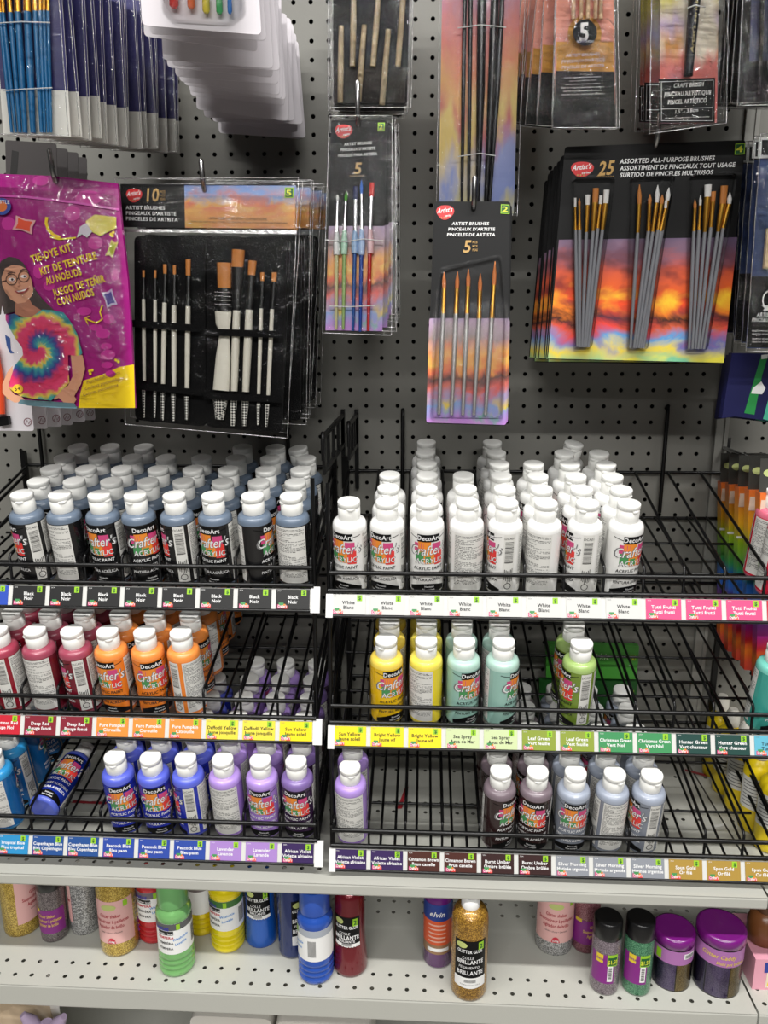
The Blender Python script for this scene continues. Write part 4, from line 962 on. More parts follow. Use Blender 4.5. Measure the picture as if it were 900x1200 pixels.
# person printed on the pouch
HAIR = mat((52, 38, 34), .5, name='hair_print'); SKIN = mat((206, 150, 118), .5, name='skin_print'); SKD = mat((170, 112, 86), .5, name='skin_shade_print')
H.poly('person_print', [cp_(*p) for p in ((0, 640), (20, 600), (70, 572), (120, 580), (170, 620), (200, 690), (230, 770), (290, 850), (370, 925), (300, 950), (120, 930), (40, 950), (20, 860), (0, 760))], HAIR)
def sp_(x, y): return (x/5.625, 340+y/5.625)
H.poly('person_print', [sp_(*p) for p in ((118, 60), (205, 60), (225, 100), (290, 140), (250, 175), (180, 185), (110, 160), (112, 110))], SKD)
H.poly('person_print', [cp_(*p) for p in ((22, 700), (40, 640), (90, 612), (150, 620), (190, 660), (218, 720), (232, 790), (222, 830), (180, 870), (130, 880), (80, 850), (45, 800), (28, 760))], SKIN)
H.poly('person_print', [cp_(*p) for p in ((0, 640), (20, 600), (70, 572), (120, 580), (165, 612), (190, 655), (150, 632), (95, 625), (45, 650), (25, 700), (20, 760), (30, 860), (20, 950), (0, 960))], HAIR)
# arms
H.poly('person_print', [sp_(*p) for p in ((478, 430), (555, 430), (572, 520), (545, 620), (500, 700), (515, 720), (500, 745), (430, 740), (400, 710), (370, 722), (365, 705), (420, 655), (460, 630), (490, 570), (485, 500))], SKIN)
H.poly('person_print', [sp_(*p) for p in ((95, 500), (60, 545), (30, 620), (30, 680), (70, 720), (110, 742), (150, 738), (180, 725), (150, 700), (110, 690), (75, 650), (70, 610), (100, 560))], SKIN)
JEAN = mat((86, 120, 130), .5, name='jeans_print')
H.poly('person_print', [sp_(*p) for p in ((150, 722), (360, 735), (500, 745), (520, 780), (360, 775), (200, 762), (130, 745))], JEAN)
def tiedye():
    m = bpy.data.materials.new('tie_dye_print'); m.use_nodes = True; nt = m.node_tree; Lk = nt.links.new; b = nt.nodes['Principled BSDF']
    tc = nt.nodes.new('ShaderNodeTexCoord'); mp = nt.nodes.new('ShaderNodeMapping'); c = H.L(*sp_(265, 385)); mp.inputs['Location'].default_value = (-c[0], 0, -c[1])
    Lk(tc.outputs['Object'], mp.inputs[0]); s_ = nt.nodes.new('ShaderNodeSeparateXYZ'); Lk(mp.outputs[0], s_.inputs[0])
    def mth(op, a=None, b_=None, v=None):
        n = nt.nodes.new('ShaderNodeMath'); n.operation = op
        if a is not None: Lk(a, n.inputs[0])
        if b_ is not None: Lk(b_, n.inputs[1])
        if v is not None: n.inputs[1].default_value = v
        return n.outputs[0]
    x, z = s_.outputs[0], s_.outputs[2]
    r = mth('SQRT', mth('ADD', mth('MULTIPLY', x, x), mth('MULTIPLY', z, z))); an = mth('ARCTAN2', z, x)
    n = nt.nodes.new('ShaderNodeTexNoise'); n.inputs['Scale'].default_value = 120; Lk(mp.outputs[0], n.inputs['Vector'])
    st = mth('MULTIPLY', mth('SINE', mth('MULTIPLY', an, v=22)), v=.03)
    f = mth('FRACT', mth('ADD', mth('ADD', mth('MULTIPLY', r, v=26), mth('MULTIPLY', an, v=.159155)), mth('ADD', mth('MULTIPLY', n.outputs['Fac'], v=.30), st)))
    rp = nt.nodes.new('ShaderNodeValToRGB'); e = rp.color_ramp.elements
    st_ = [(0, (206, 40, 90)), (.28, (215, 60, 110)), (.42, (214, 200, 70)), (.52, (60, 160, 150)), (.66, (30, 110, 150)), (.78, (50, 50, 130)), (.9, (150, 40, 110)), (1, (206, 40, 90))]
    while len(e) < len(st_): e.new(.5)
    for i, (p, cl) in enumerate(st_): e[i].position = p; e[i].color = lin(cl)
    Lk(f, rp.inputs['Fac']); Lk(rp.outputs['Color'], b.inputs['Base Color']); b.inputs['Roughness'].default_value = .4
    return m
H.poly('person_print', [sp_(*p) for p in ((50, 168), (110, 158), (150, 185), (220, 182), (290, 132), (350, 135), (430, 150), (470, 200), (520, 290), (555, 420), (530, 436), (460, 430), (462, 520), (470, 610), (420, 660), (380, 700), (350, 728), (250, 718), (150, 700), (75, 648), (78, 600), (110, 500), (165, 430), (160, 380), (120, 330), (80, 260), (52, 200))], tiedye())
GL = mat((40, 30, 28), .3, name='glasses_print'); EYE = mat((238, 234, 230), .4, name='eye_print')
for ex, ey in ((90, 722), (172, 702)):
    H.poly('person_print', [cp_(ex+22*math.cos(a*PI/5), ey+11*math.sin(a*PI/5)) for a in range(10)], EYE); H.poly('person_print', [cp_(ex+5+8*math.cos(a*PI/4), ey+8*math.sin(a*PI/4)) for a in range(8)], GL)
    H.line('person_print', [cp_(ex+36*math.cos(a*PI/8), ey+36*math.sin(a*PI/8)) for a in range(17)], .8, GL)
    H.line('person_print', [cp_(ex-26, ey-38), cp_(ex, ey-48), cp_(ex+26, ey-42)], .9, HAIR)
H.line('person_print', [cp_(126, 722), cp_(136, 712)], .8, GL); H.line('person_print', [cp_(22, 738), cp_(54, 730)], .8, GL)
H.line('person_print', [cp_(138, 725), cp_(140, 750), cp_(152, 760), cp_(132, 768)], .8, SKD)
H.poly('person_print', [cp_(*p) for p in ((112, 798), (150, 792), (205, 775), (192, 800), (160, 815), (128, 812))], mat((160, 60, 60), .4, name='lip_print')); H.poly('person_print', [cp_(*p) for p in ((124, 798), (155, 794), (196, 781), (178, 798), (140, 806))], EYE)
H.poly('print', [sp_(134+36*math.cos(a*PI/8), 652+30*math.sin(a*PI/8)) for a in range(16)], mat((232, 190, 50), .4, name='age_badge')); H.txt('5+', sp_(112, 666), sp_(156, 662), INKB, True, 0, h=5)
H.film('clear_gloss', ((-20, 206), (137, 217), (156, 474), (30, 470)), -.0085, film_mat('pouch_gloss', .0, .08, 30, .9), .004, 14, 22, .003, edge=False, seed=5)
H.finish(); hook_at(66, 216, .96, 'steel hook through the top of the tie-dye pouch')
# ---- top row: blue-handled brushes in bags
NAVY = mat((40, 38, 92), .5, name='navy_card'); BLU = mat((40, 118, 172), .3, name='blue_lacquer'); CREAM = mat((216, 214, 206), .55, name='pale_card')
A = Pack('brush_bag', 'bag of nine blue-handled brushes on navy and white card, frontmost at top left', 'brush set', None, ((-14, -60), (70, -60), (85, 161), (2, 159)), .88)
A.slab('card', ((-12, -58), (69, -58), (83, 160), (4, 158)), CREAM, 0, .0006)
A.poly('navy_print', ((-12, -58), (69, -58), (79.5, 106), (1, 104)), NAVY, -.0002)
def ca(x, y): return (x/4.09, y/4.09)
for t, f0, f1, e, w in (((0, -120), (2, -40), (12, 70), (68, 640), 5), ((20, -120), (22, -40), (28, 70), (88, 640), 5), ((48, -120), (52, -40), (62, 70), (108, 640), 6), ((90, -120), (92, -40), (98, 68), (132, 642), 8), ((140, -130), (140, -50), (143, 66), (170, 642), 9), ((176, -120), (176, -50), (180, 62), (210, 640), 6), ((200, -120), (202, -50), (204, 60), (226, 640), 4.6), ((220, -120), (222, -50), (222, 60), (242, 640), 4.4), ((240, -120), (240, -50), (241, 62), (256, 640), 4.2)):
    A.brush(ca(*t), ca(*f0), ca(*f1), ca(*e), w, w*1.05, w*.95, BLU, GOLD, TAN, y=-.005)
for a, b in ((( -10, 130), (262, 126)), ((38, 448), (272, 434))): A.tube3('twist_tie', [ca(*a), ca((a[0]+b[0])/2, a[1]-8), ca(*b)], 1.4, WHITE, -.010, 6)
A.film('bag', ((-14, -60), (71, -60), (86, 162), (0, 160)), -.0115, FILM, .003, seed=8)
A.finish(); A.stack(14, (178, 22), 1.215, 'bag of blue-handled brushes', ('card', 'navy_print', 'bag', 'bag_edge'), 'bags of blue-handled brushes', .003)
# ---- white blister cards
LIL = mat((208, 203, 208), .5, name='white_card')
B = Pack('blister_card', 'white blister card with red orange yellow green and blue handles, frontmost', 'tool set', None, ((158, -130), (296, -128), (306, 40), (166, 29)), .87)
B.slab('card', ((158, -130), (296, -128), (306.5, 41), (166.5, 29.5)), LIL, 0, .0009, .005)
for x, y0, y1, w, c in ((206, -60, 12, 11, (216, 50, 46)), (226, -60, 13, 9, (228, 110, 60)), (243.5, -60, 18, 9, (225, 205, 50)), (259, -60, 19, 8, (50, 170, 90)), (271, -60, 19, 5.5, (50, 120, 200))):
    B.tube3('tool_handle', [(x-2, y0), (x, y1-3), (x+.1, y1)], [w*.9, w, w*.6], mat(c, .25, name='bright_plastic'), -.006); B.mb('tool_handle').build('tool_handle', B.root); B.parts.pop('tool_handle')
B.blister(((190, -120), (278, -118), (284, 12), (268, 26), (205, 22), (194, 8)), -.012, BLIS, .004, .003)
B.finish(); B.stack(17, (300, 55), 1.23, 'white blister card', ('card',), 'white blister cards at the top', .0065, skew=.8)
# ---- wooden-handled stencil brushes
WOOD = mat((205, 186, 150), .5, name='raw_wood')
C_ = Pack('brush_bag', 'crinkled bag of six wooden-handled sponge brushes on black, frontmost', 'brush set', None, ((386, -60), (485, -60), (481, 127), (387, 127)), 1.04)
C_.slab('card', ((390, -58), (481, -58), (477, 124), (391, 123)), CARDB, 0, .0006)
C_.slab('pocket', ((392, 80), (476, 80), (474, 121), (393, 121)), mat((48, 44, 38), .8, name='brown_cloth'), -.002, -.0004)
def c5(x, y): return (340+x/5, y/5)
for a, b in (((303, 165), (297, 608)), ((378, -60), (368, 400)), ((437, 160), (403, 600)), ((524, -60), (487, 400)), ((577, 185), (540, 622)), ((668, -60), (632, 400))):
    h = Pack.__new__(Pack); h.__dict__ = dict(C_.__dict__); h.parts = {}
    h.tube3('paintbrush', [c5(*a), c5((a[0]+b[0])/2, (a[1]+b[1])/2), c5(*b)], [6, 7.2, 6.6], WOOD, -.0065); h.parts['paintbrush'].build('paintbrush', C_.root)
C_.film('bag', ((386, -60), (485, -60), (482, 129), (386, 129)), -.0115, FILM2, .004, 12, 18, .003, seed=3)
C_.finish(); C_.stack(4, (433, -22), 1.2, 'bag of wooden-handled sponge brushes', ('card', 'bag', 'bag_edge', 'pocket'), 'bags of wooden sponge brushes', .002)
# ---- long black brushes
D_ = Pack('brush_bag', 'long bag of five black-handled brushes on a watercolour card', 'brush set', None, ((518, -60), (614, -60), (603, 252), (512, 250)), 1.12)
D_.slab('card', ((519, -58), (611, -58), (602, 250), (514, 249)), WATERC, 0, .0006)
def c37(x, y): return (500+x/3.75, y/3.75)
BLH = mat((26, 25, 27), .25, name='black_lacquer')
for pts, w in ((((166, -60), (166, 20), (160, 400), (153, 900)), (5, 5, 5, 3.4)), (((190, -60), (192, 20), (188, 400), (183, 900)), (5.5, 5.5, 5, 3.6)), (((243, -60), (241, 25), (236, 400), (222, 900)), (10, 11, 10.5, 5)), (((298, -60), (297, 25), (284, 400), (258, 900)), (9, 10, 10, 5)), (((330, -60), (328, 60), (310, 400), (274, 900)), (5, 6, 6.5, 4))):
    h = Pack.__new__(Pack); h.__dict__ = dict(D_.__dict__); h.parts = {}
    h.tube3('paintbrush', [c37(*p) for p in pts], list(w), BLH, -.006); b = h.parts['paintbrush'].build('paintbrush', D_.root)
    h.tube3('ferrule', [c37(pts[0][0], -60), c37(pts[1][0], 5)], w[0]*1.05, SILV, -.006); h.parts['ferrule'].build('ferrule', b)
for y in (130, 688): D_.tube3('twist_tie', [c37(135, y+8), c37(235, y-6), c37(345 if y < 300 else 300, y+5)], 1.3, WHITE, -.0115, 6)
D_.film('bag', ((516, -60), (616, -60), (605, 254), (511, 252)), -.0125, FILM, .003, seed=12)
D_.finish()
# ---- mustard five-packs
E_ = Pack('brush_bag', 'bag of five pale-handled brushes on mustard and black card, frontmost', 'brush set', None, ((656, -190), (717, -190), (721, 150), (649, 150)), .99)
MUS = mat((196, 138, 34), .45, name='mustard_print')
E_.slab('card', ((656, -188), (717, -188), (721, 122), (650, 122)), mat((226, 150, 130), .5, name='coral_card'), 0, .0006)
E_.poly('mustard_print', ((652, 49), (718.5, 49), (719.5, 84), (652, 84)), MUS); E_.poly('mustard_print', [(685+20*math.cos(a*PI/10), 40+22*math.sin(a*PI/10)) for a in range(20)], MUS)
E_.poly('black_print', ((651, 83), (720, 84), (721, 149), (649, 149)), BLACK)
for x in (671, 680, 688, 697, 703):
    h = Pack.__new__(Pack); h.__dict__ = dict(E_.__dict__); h.parts = {}
    h.tube3('paintbrush', [(x+.5, -50), (x, 24)], 5, mat((230, 200, 160), .4, name='pale_wood'), -.004); h.parts['paintbrush'].build('paintbrush', E_.root)
E_.poly('badge', [(684+14*math.cos(a*PI/10), 41+15.5*math.sin(a*PI/10)) for a in range(20)], BLACK, -.0075)
E_.txt('5', (677, 51), (690, 50), INKW, True, 0, 'badge', 21, -.0078); E_.txt('PCS-MCX-PZAS', (674.5, 52.5), (694, 52.5), INKW, True, 0, 'badge', 2.4, -.0078)
E_.txt('ARTIST BRUSHES', (663, 67), (703, 65), INKW, False, .1, h=3.4); E_.txt("PINCEAUX D'ARTISTE", (658, 74), (709, 71.5), INKW, False, .1, h=3.4); E_.txt('PINCELES DE ARTISTA', (658, 81), (708, 78.5), INKW, False, .1, h=3.4)
for i, (a, b) in enumerate(((661, 704), (667, 699), (662, 703), (657, 708), (660, 705), (658, 707))):
    E_.txt('Ideal for oil paint, watercolour, tempera', (a, 92+i*4), (b, 90.5+i*4), INKW, False, 0, h=1.5)
E_.film('bag', ((655, -190), (718, -190), (724, 152), (646, 152)), -.009, FILM2, .003, seed=15)
E_.finish()
E_.stack(7, (655, -129), 1.2, 'bag of pale-handled brushes fanned leftward', ('card', 'mustard_print', 'black_print', 'bag', 'bag_edge'), 'mustard and black brush bags', .003, roll=.13)
# ---- craft brush
Fk = Pack('brush_bag', 'bag with one wide craft brush on a coral and cream card, frontmost', 'brush set', None, ((765, -190), (850, -190), (846, 147), (771, 146)), .98)
Fk.slab('card', ((775, -188), (845, -188), (840, 144), (773, 144)), CORAL, 0, .0006)
Fk.poly('black_label', ((772, 93), (838, 91), (837.5, 144), (772, 144)), BLACK)
Fk.line('black_label', [(775, 96), (836, 94), (835, 141.5), (775, 141.5), (775, 96)], .5, INKW); Fk.line('black_label', [(775, 128), (835.5, 126)], .5, INKW)
Fk.txt('CRAFT BRUSH', (789, 103), (824.5, 101), INKW, True, .1, h=5); Fk.txt('PINCEAU ARTISTIQUE', (778, 113.5), (833, 110.5), INKW, True, .1, h=5); Fk.txt('PINCEL ARTÍSTICO', (782, 122.5), (828, 120), INKW, True, .1, h=5)
Fk.txt('1.5" - 3.8cm', (790, 133.5), (818, 131), INKW, False, .1, h=4.4); Fk.txt('All media • Tous les médias • Todos los medios', (779, 139.5), (831, 137.5), INKW, False, 0, h=1.5)
h = Pack.__new__(Pack); h.__dict__ = dict(Fk.__dict__); h.parts = {}
h.tube3('paintbrush', [(812, -50), (812, 0), (807, 60), (804.5, 91)], [14, 15, 12.5, 11], mat((30, 32, 40), .25, name='ink_blue_lacquer'), -.006); b = h.parts['paintbrush'].build('paintbrush', Fk.root)
Fk.txt("Artist's series", (808, 66), (813.5, 6), mat((205, 190, 130), .4, name='gilt'), False, .3, h=4, y=-.0128)
Fk.tube3('twist_tie', [(801, 15), (810, 11.5), (822, 14)], 1.4, WHITE, -.0128, 6)
Fk.film('bag', ((763, -190), (851, -190), (846, 148), (757, 160)), -.0135, FILM2, .003, seed=17)
Fk.finish(); Fk.stack(5, (776, -124), 1.2, 'bag with a wide craft brush, mostly hidden', ('card', 'bag', 'bag_edge', 'black_label'), 'bags with one wide craft brush', .003)
# ---- black packs at the top right corner
G = Pack('brush_bag', 'shiny black brush bag filling the top right corner, frontmost', 'brush set', None, ((876, -190), (960, -190), (955, 122), (862, 124)), .95)
G.slab('card', ((879, -188), (957, -188), (952, 118), (866, 120)), CARDB, 0, .0006)
G.poly('navy_print', ((882, -56), (950, -56), (948, 70), (878, 72)), mat((28, 34, 74), .5, name='dark_navy'))
for x in (892, 903, 914):
    h = Pack.__new__(Pack); h.__dict__ = dict(G.__dict__); h.parts = {}
    h.tube3('paintbrush', [(x, -50), (x-2, 60), (x-5, 112)], [5, 6, 4], BLH, -.005); h.parts['paintbrush'].build('paintbrush', G.root)
G.film('bag', ((875, -190), (961, -190), (956, 124), (860, 127)), -.010, FILM2, .004, seed=21)
G.finish(); G.stack(8, (890, -118), 1.2, 'shiny black brush bag', ('card', 'bag', 'bag_edge', 'navy_print'), 'shiny black brush bags at top right', .004, roll=.05)
# ---- right edge bag with navy front
Mk = Pack('brush_bag', 'tall clear bag with navy front and black label at the right edge, frontmost', 'brush set', None, ((889, 160), (985, 160), (975, 412), (872, 410)), .97)
Mk.slab('card', ((891, 186), (985, 186), (975, 410), (874, 408)), mat((38, 58, 104), .45, name='navy_front'), 0, .0006)
Mk.slab('header_card', ((889.5, 161), (984, 161), (983, 184), (888, 184)), mat((222, 222, 220), .5, name='white_header'), -.0001, .0004); Mk.poly('header_card', ((893, 164), (980, 164), (980, 182), (892, 182)), BLACK)
Mk.poly('black_print', ((880, 324), (980, 324), (975, 409), (875, 407)), BLACK)
Mk.slab('foam_pad', ((897, 268), (940, 268), (938, 316), (893, 315)), mat((222, 200, 160), .6, name='foam'), -.006, -.001, .001)
Mk.poly('badge', [(902+9*math.cos(a*PI/8), 352+12*math.sin(a*PI/8)) for a in range(16)], INKW); Mk.poly('badge', [(902+7.5*math.cos(a*PI/8), 352+10*math.sin(a*PI/8)) for a in range(16)], BLACK); Mk.poly('badge', ((892, 358), (915, 358), (915, 364), (894, 364), (896, 361)), INKW)
Mk.txt('ARTIST BRUSHES', (886.5, 371), (926, 371), INKW, True, .1, h=4.4); Mk.txt("PINCEAUX D'ARTISTE", (880.5, 377), (926, 377), INKW, True, .1, h=4.4)
for i in range(4): Mk.txt('Ideal for all paints and all surfaces', (881, 388.5+i*3.6+(i > 1)*2), (924, 388.5+i*3.6+(i > 1)*2), INKW, False, 0, h=1.8)
Mk.film('bag', ((888, 159), (986, 159), (976, 413), (871, 411)), -.0085, FILM2, .004, seed=24)
Mk.finish(); Mk.stack(6, (893, 176), 1.19, 'tall clear bag with navy front', ('card', 'header_card', 'bag', 'bag_edge', 'black_print'), 'tall clear bags at the right edge', .003)
# ---- navy and green packet
Nk = Pack('craft_packet', 'navy packet with green diagonal stripe hanging at the right edge', 'craft packet', None, ((858, 414), (962, 414), (955, 497), (846, 490)), 1.04)
Nk.slab('packet', ((858, 414), (962, 414), (955, 500), (861, 488), (846, 490)), mat((22, 24, 74), .4, name='deep_navy'), 0, .012)
GRN = mat((40, 140, 70), .4, name='stripe_green')
Nk.poly('green_stripe', ((892, 417), (900, 417), (893, 440), (884, 486), (872, 484)), GRN); Nk.poly('teal_stripe', ((905, 450), (915, 450), (905, 494), (894, 491)), mat((70, 170, 140), .4, name='stripe_teal'))
Nk.poly('print', ((892, 447), (897, 455), (893, 462), (880, 461), (882, 455)), INKW); Nk.poly('green_stripe', ((892, 416), (900, 415), (899, 420), (892, 421)), INKW)
Nk.finish(); Nk.stack(2, (900, 420), 1.12, 'navy packet with green stripe', ('packet', 'print', 'green_stripe', 'teal_stripe'), 'navy packets with a green stripe', .001)
# ---- rainbow boxes
RBW = art_mat('rainbow_print', [(0, (196, 40, 30)), (.08, (214, 70, 36)), (.14, (226, 120, 40)), (.2, (200, 40, 50)), (.26, (150, 30, 110)), (.36, (90, 50, 140)), (.42, (50, 110, 200)), (.5, (40, 90, 160)), (.56, (60, 150, 80)), (.7, (150, 190, 40)), (.8, (230, 170, 40)), (.94, (226, 130, 50)), (1, (226, 110, 50))], .02, 6, rough=.3)
Rk = Pack('rainbow_box', 'slim rainbow-striped box hanging behind the rack, frontmost', 'craft kit', None, ((893, 548), (955, 548), (950, 800), (886, 797)), 1.03)
Rk.slab('box', ((891, 578), (955, 578), (950, 800), (886, 797)), RBW, 0, .016); Rk.slab('header_card', ((893, 538), (955, 538), (955, 578), (891, 578)), mat((62, 62, 58), .4, name='smoky_header'), .004, .0046)
Rk.poly('label_patch', [(903+7*math.cos(a*PI/8), 555+4.5*math.sin(a*PI/8)) for a in range(16)], mat((190, 200, 130), .5, name='pale_green_logo'), .0035)
Rk.poly('white_band', ((887.6, 640), (952, 641), (952, 644), (887.5, 643)), INKW); Rk.poly('kit_badge', ((892, 586), (902, 586), (901, 603), (890, 603)), mat((224, 200, 180), .5, name='kit_logo'))
Rk.finish(); Rk.stack(4, (872, 540), 1.21, 'slim rainbow-striped box', ('box', 'header_card', 'label_patch', 'white_band', 'kit_badge'), 'rainbow boxes at the right edge', .001)
# ---- white cards behind the pouch, and the dark cards above it
Pk_ = Pack('blister_card', 'white blister card with an orange tool at the left edge, frontmost', 'tool set', None, ((-70, 348), (24, 350), (40, 505), (-62, 504)), 1.0)
Pk_.slab('card', ((-70, 348), (24, 350), (40, 505), (-62, 504)), mat((220, 216, 220), .4, name='pale_lilac_card'), 0, .0008, .004)
Pk_.tube3('orange_tool', [(-6, 400), (-4, 440), (0, 484)], [12, 24, 20], mat((235, 80, 40), .4, name='orange_rubber'), -.008, 10, .5); Pk_.slab('tool_end', ((1, 488), (13, 487), (14, 497), (2, 499)), BLACK, -.008, -.002, .001)
Pk_.line('print', [(32.5+4.5*math.cos(a*PI/6), 494.5+4.5*math.sin(a*PI/6)) for a in range(13)], .8, mat((110, 40, 60), .5, name='plum_mark')); Pk_.line('cat_mark', [(30, 497), (32, 492), (34, 497), (35.5, 493)], .8, mat((110, 40, 60), .5, name='plum_mark'))
Pk_.poly('blue_mark', ((6, 392), (12, 396), (13, 410), (17, 414), (12, 414), (8, 405)), mat((50, 80, 140), .5, name='blue_mark'))
Pk_.finish(); Pk_.stack(5, (62, 362), 1.2, 'white blister card with small round mark', ('card', 'print', 'cat_mark'), 'white cards under the pouch', .0015)
Qk = Pack('header_card_pack', 'dark grey card hanging behind the magenta pouch, frontmost', 'craft pack', None, ((6, 164), (66, 168), (70, 330), (10, 330)), 1.06)
Qk.slab('card', ((6, 164), (66, 168), (70, 330), (10, 330)), mat((66, 62, 62), .4, name='dark_grey_card'), 0, .0008, .003); Qk.poly('print', ((14, 176), (22, 178), (20, 204), (12, 204)), mat((30, 28, 28), .5, name='dark_shape'))
Qk.finish(); Qk.stack(3, (75, 182), 1.2, 'dark grey card', ('card', 'print'), 'dark cards behind the pouch', .001)
for P_, D0, lab in ((A, .88, 'hook of the blue-handled brush bags, above the frame'), (B, .87, 'hook of the white blister cards'), (C_, 1.04, 'hook of the wooden-handled brushes'), (D_, 1.12, 'hook of the long black brushes'), (E_, .99, 'hook of the mustard brush bags'), (Fk, .98, 'hook of the craft brush bags'), (G, .95, 'hook of the shiny black bags'), (Mk, .97, 'hook of the navy bags at the right edge'), (Pk_, 1.0, 'hook of the white cards under the pouch'), (Rk, 1.03, 'hook of the rainbow boxes')):
    t = P_.M.translation; peg_hook(t.x, t.z-.008, D0-.006, lab, .02)
# ---- green card kit boxes behind the middle right tier
def green_box(quad, txt, label, D, c):
    g = Pack('card_kit_box', label, 'craft kit', 'green card kit boxes', quad, D); g.slab('box', quad, mat(c, .4, name='kit_green'), 0, .011, .001)
    if txt: g.txt('card kit', (679, 775), (713, 773), mat((190, 215, 170), .5, name='kit_lettering'), False, .3, h=8)
    x, y = quad[1]; g.price(((x-10, y+10), (x-4, y+10), (x-4, y+17), (x-10, y+17)), '2'); g.txt('+', (x-13, y+24), (x-9, y+24), INKW, False, 0, h=3)
    g.finish()
green_box(((640, 754), (749, 757), (746, 796), (640, 794)), 1, 'green card kit box standing behind the leaf green paint', 1.229, (70, 150, 54))
green_box(((632, 797), (747, 799), (744, 842), (632, 840)), 0, 'darker green kit box under the card kit box', 1.229, (30, 84, 34))
# ================================================================== ROUND BOTTLES ON THE STEEL SHELVES
def standing(px, py, r, z): 
    p = WZ(px, py, z); return Vector((p.x, p.y+r, z))
def lathe_part(name, prof, m, par, n=28, smooth=True):
    b = MB(); b.lathe(prof, m, n, smooth); return b.build(name, par)
OVAL = mat((190, 200, 120), .5, name='oval_logo')
def tempera(px, py, c, cc_, label, face=0., band=(90, 90, 92), r=.0262):
    rt_ = empty('tempera_bottle', standing(px, py, r, ZS2), label=label, cat='paint bottle', group='tempera paint bottles on the lower shelf')
    m = mat(c, .2, .25 if c[0] < 240 else 0, name='tempera_plastic', coat=.4); pr = [(r*.8, 0), (r*.94, .0015), (r, .006), (r, .010)]
    for k in range(3): z = .0125+k*.0085; pr += [(r*.93, z), (r*.93, z+.0012), (r, z+.003), (r, z+.0062)]
    pr += [(r*.985, .040), (r*.985, .096), (r, .0975), (r, .102), (r*.93, .108), (r*.8, .112), (r*.78, .114)]
    lathe_part('body', pr, m, rt_, 36)
    lathe_part('cap', [(r*.86, .1145), (r*.87, .116), (r*.84, .148), (r*.80, .151)], mat(cc_, .3, name='cap_plastic', coat=.3), rt_)
    b = MB(); q = r*.99; b.wrect(q, -180, 180, .042, .094, WHITE); b.wrect(q+.0002, -100, 100, .083, .094, mat(band, .4, name='label_band'))
    b.wtext('TEMPERA', q+.0004, face-14, .069, .0060, mat((190, 40, 60), .4, name='red_ink'), True); b.wtext('TEMPÉRA', q+.0004, face-14, .0595, .0056, INKB, True); b.wtext('TÉMPERA', q+.0004, face-14, .0505, .0052, INKB, True)
    b.wrect(q+.0003, face-40, face+14, .0755, .0822, INKB); b.wtext('washable • lavable', q+.0005, face-13, .0768, .0040, INKW, True)
    b.wtext('Scouts'[2:6]+'s', q+.0006, face-24, .0835, .0105, mat((60, 60, 160), .4, name='blue_ink'), True)
    b.wtext('Washable', q+.0004, face+36, .067, .0056, mat((70, 140, 210), .4, name='sky_ink'), True, .2, 1, .2); b.wtext('Lavable', q+.0004, face+36, .0585, .0056, mat((70, 140, 210), .4, name='sky_ink'), True, .2, 1, .2)
    for k in range(9): b.wrect(q+.0003, face+78+k*3, face+79.5+k*3, .05, .077, INKB, 5)
    b.wrect(q+.0005, face+24, face+36, .083, .0925, LIME); b.build('label', rt_)
    return rt_
tempera(202, 1147, (128, 190, 116), (106, 166, 100), 'metallic green tempera bottle standing nearest the shelf front at left')
tempera(368, 1156, (44, 88, 186), (40, 80, 170), 'metallic blue tempera bottle left of the dark red glitter glue', -95, (170, 176, 186))
tempera(263, 1119, (238, 216, 20), (238, 216, 20), 'bright yellow tempera bottle right of the green one', -20, (60, 110, 50))
tempera(232, 1099, (232, 206, 20), (190, 170, 40), 'yellow tempera bottle partly hidden behind, text side out', 180, (120, 110, 110), .025)
tempera(176, 1108, (190, 36, 46), (180, 34, 44), 'red tempera bottle tucked behind the green one', 0, (110, 100, 110), .025)
def glue(px, py, mbody, label, face=0., r=.0262, flare=1., h=.142, lid=(222, 222, 220)):
    rt_ = empty('glitter_glue_bottle', standing(px, py, r*flare, ZS2), label=label, cat='glue bottle', group='glitter glue bottles on the lower shelf')
    lathe_part('body', [(r*flare*.85, 0), (r*flare*.97, .002), (r*flare, .007), (r*(flare*.6+.4), .03), (r, .06), (r, h-.022), (r*.96, h-.012), (r*.8, h-.004), (r*.5, h)], mbody, rt_, 36)
    lathe_part('cap', [(r*.5, h), (r*.5, h+.010), (r*.3, h+.013)], mat(lid, .4, name='nozzle'), rt_)
    b = MB(); q = r+.0003; b.wrect(q, face-52, face+52, .031 if flare == 1 else .045, .103, BLACK); lo = .024 if flare == 1 else .044
    b.wrect(q+.0002, face-52, face+52, lambda t: lo+.002-.002*math.sin(t*PI), .042 if flare == 1 else .058, WHITE); k = q+.0005; z = .0 if flare == 1 else .012
    b.wtext('GLITTER GLUE', k, face-2, .0835, .0070, INKW, True, 0, .78)
    b.wtext('COLLE', k, face-8, .0765-.003, .0058, INKW, False, .1); b.wtext('BRILLANTE', k, face, .0655, .0092, INKW, True, 0, .82)
    if flare == 1: b.wtext('PEGAMENTO', k, face-4, .0575, .0058, INKW, False, .1, .9)
    b.wtext('BRILLANTE', k, face, .0475 if flare == 1 else .0600, .0092 if flare == 1 else .006, INKW, True, 0, .82)
    for i in range(14): b.wrect(k, face-18+i*2.6, face-18+i*2.6+1.3, lo+.010, lo+.0145, INKB, 5)
    b.wtext('Contents • Contenu 118 ml', k, face, lo+.0055, .0026, INKB, False)
    b.woval(k, face-28, .0955, 18, .0048, OVAL)
    b.wrect(k, face+24, face+42, .088, .1005, LIME); b.wtext('2', k+.0002, face+33, .0905, .010, DKG, True); b.build('label', rt_); return rt_
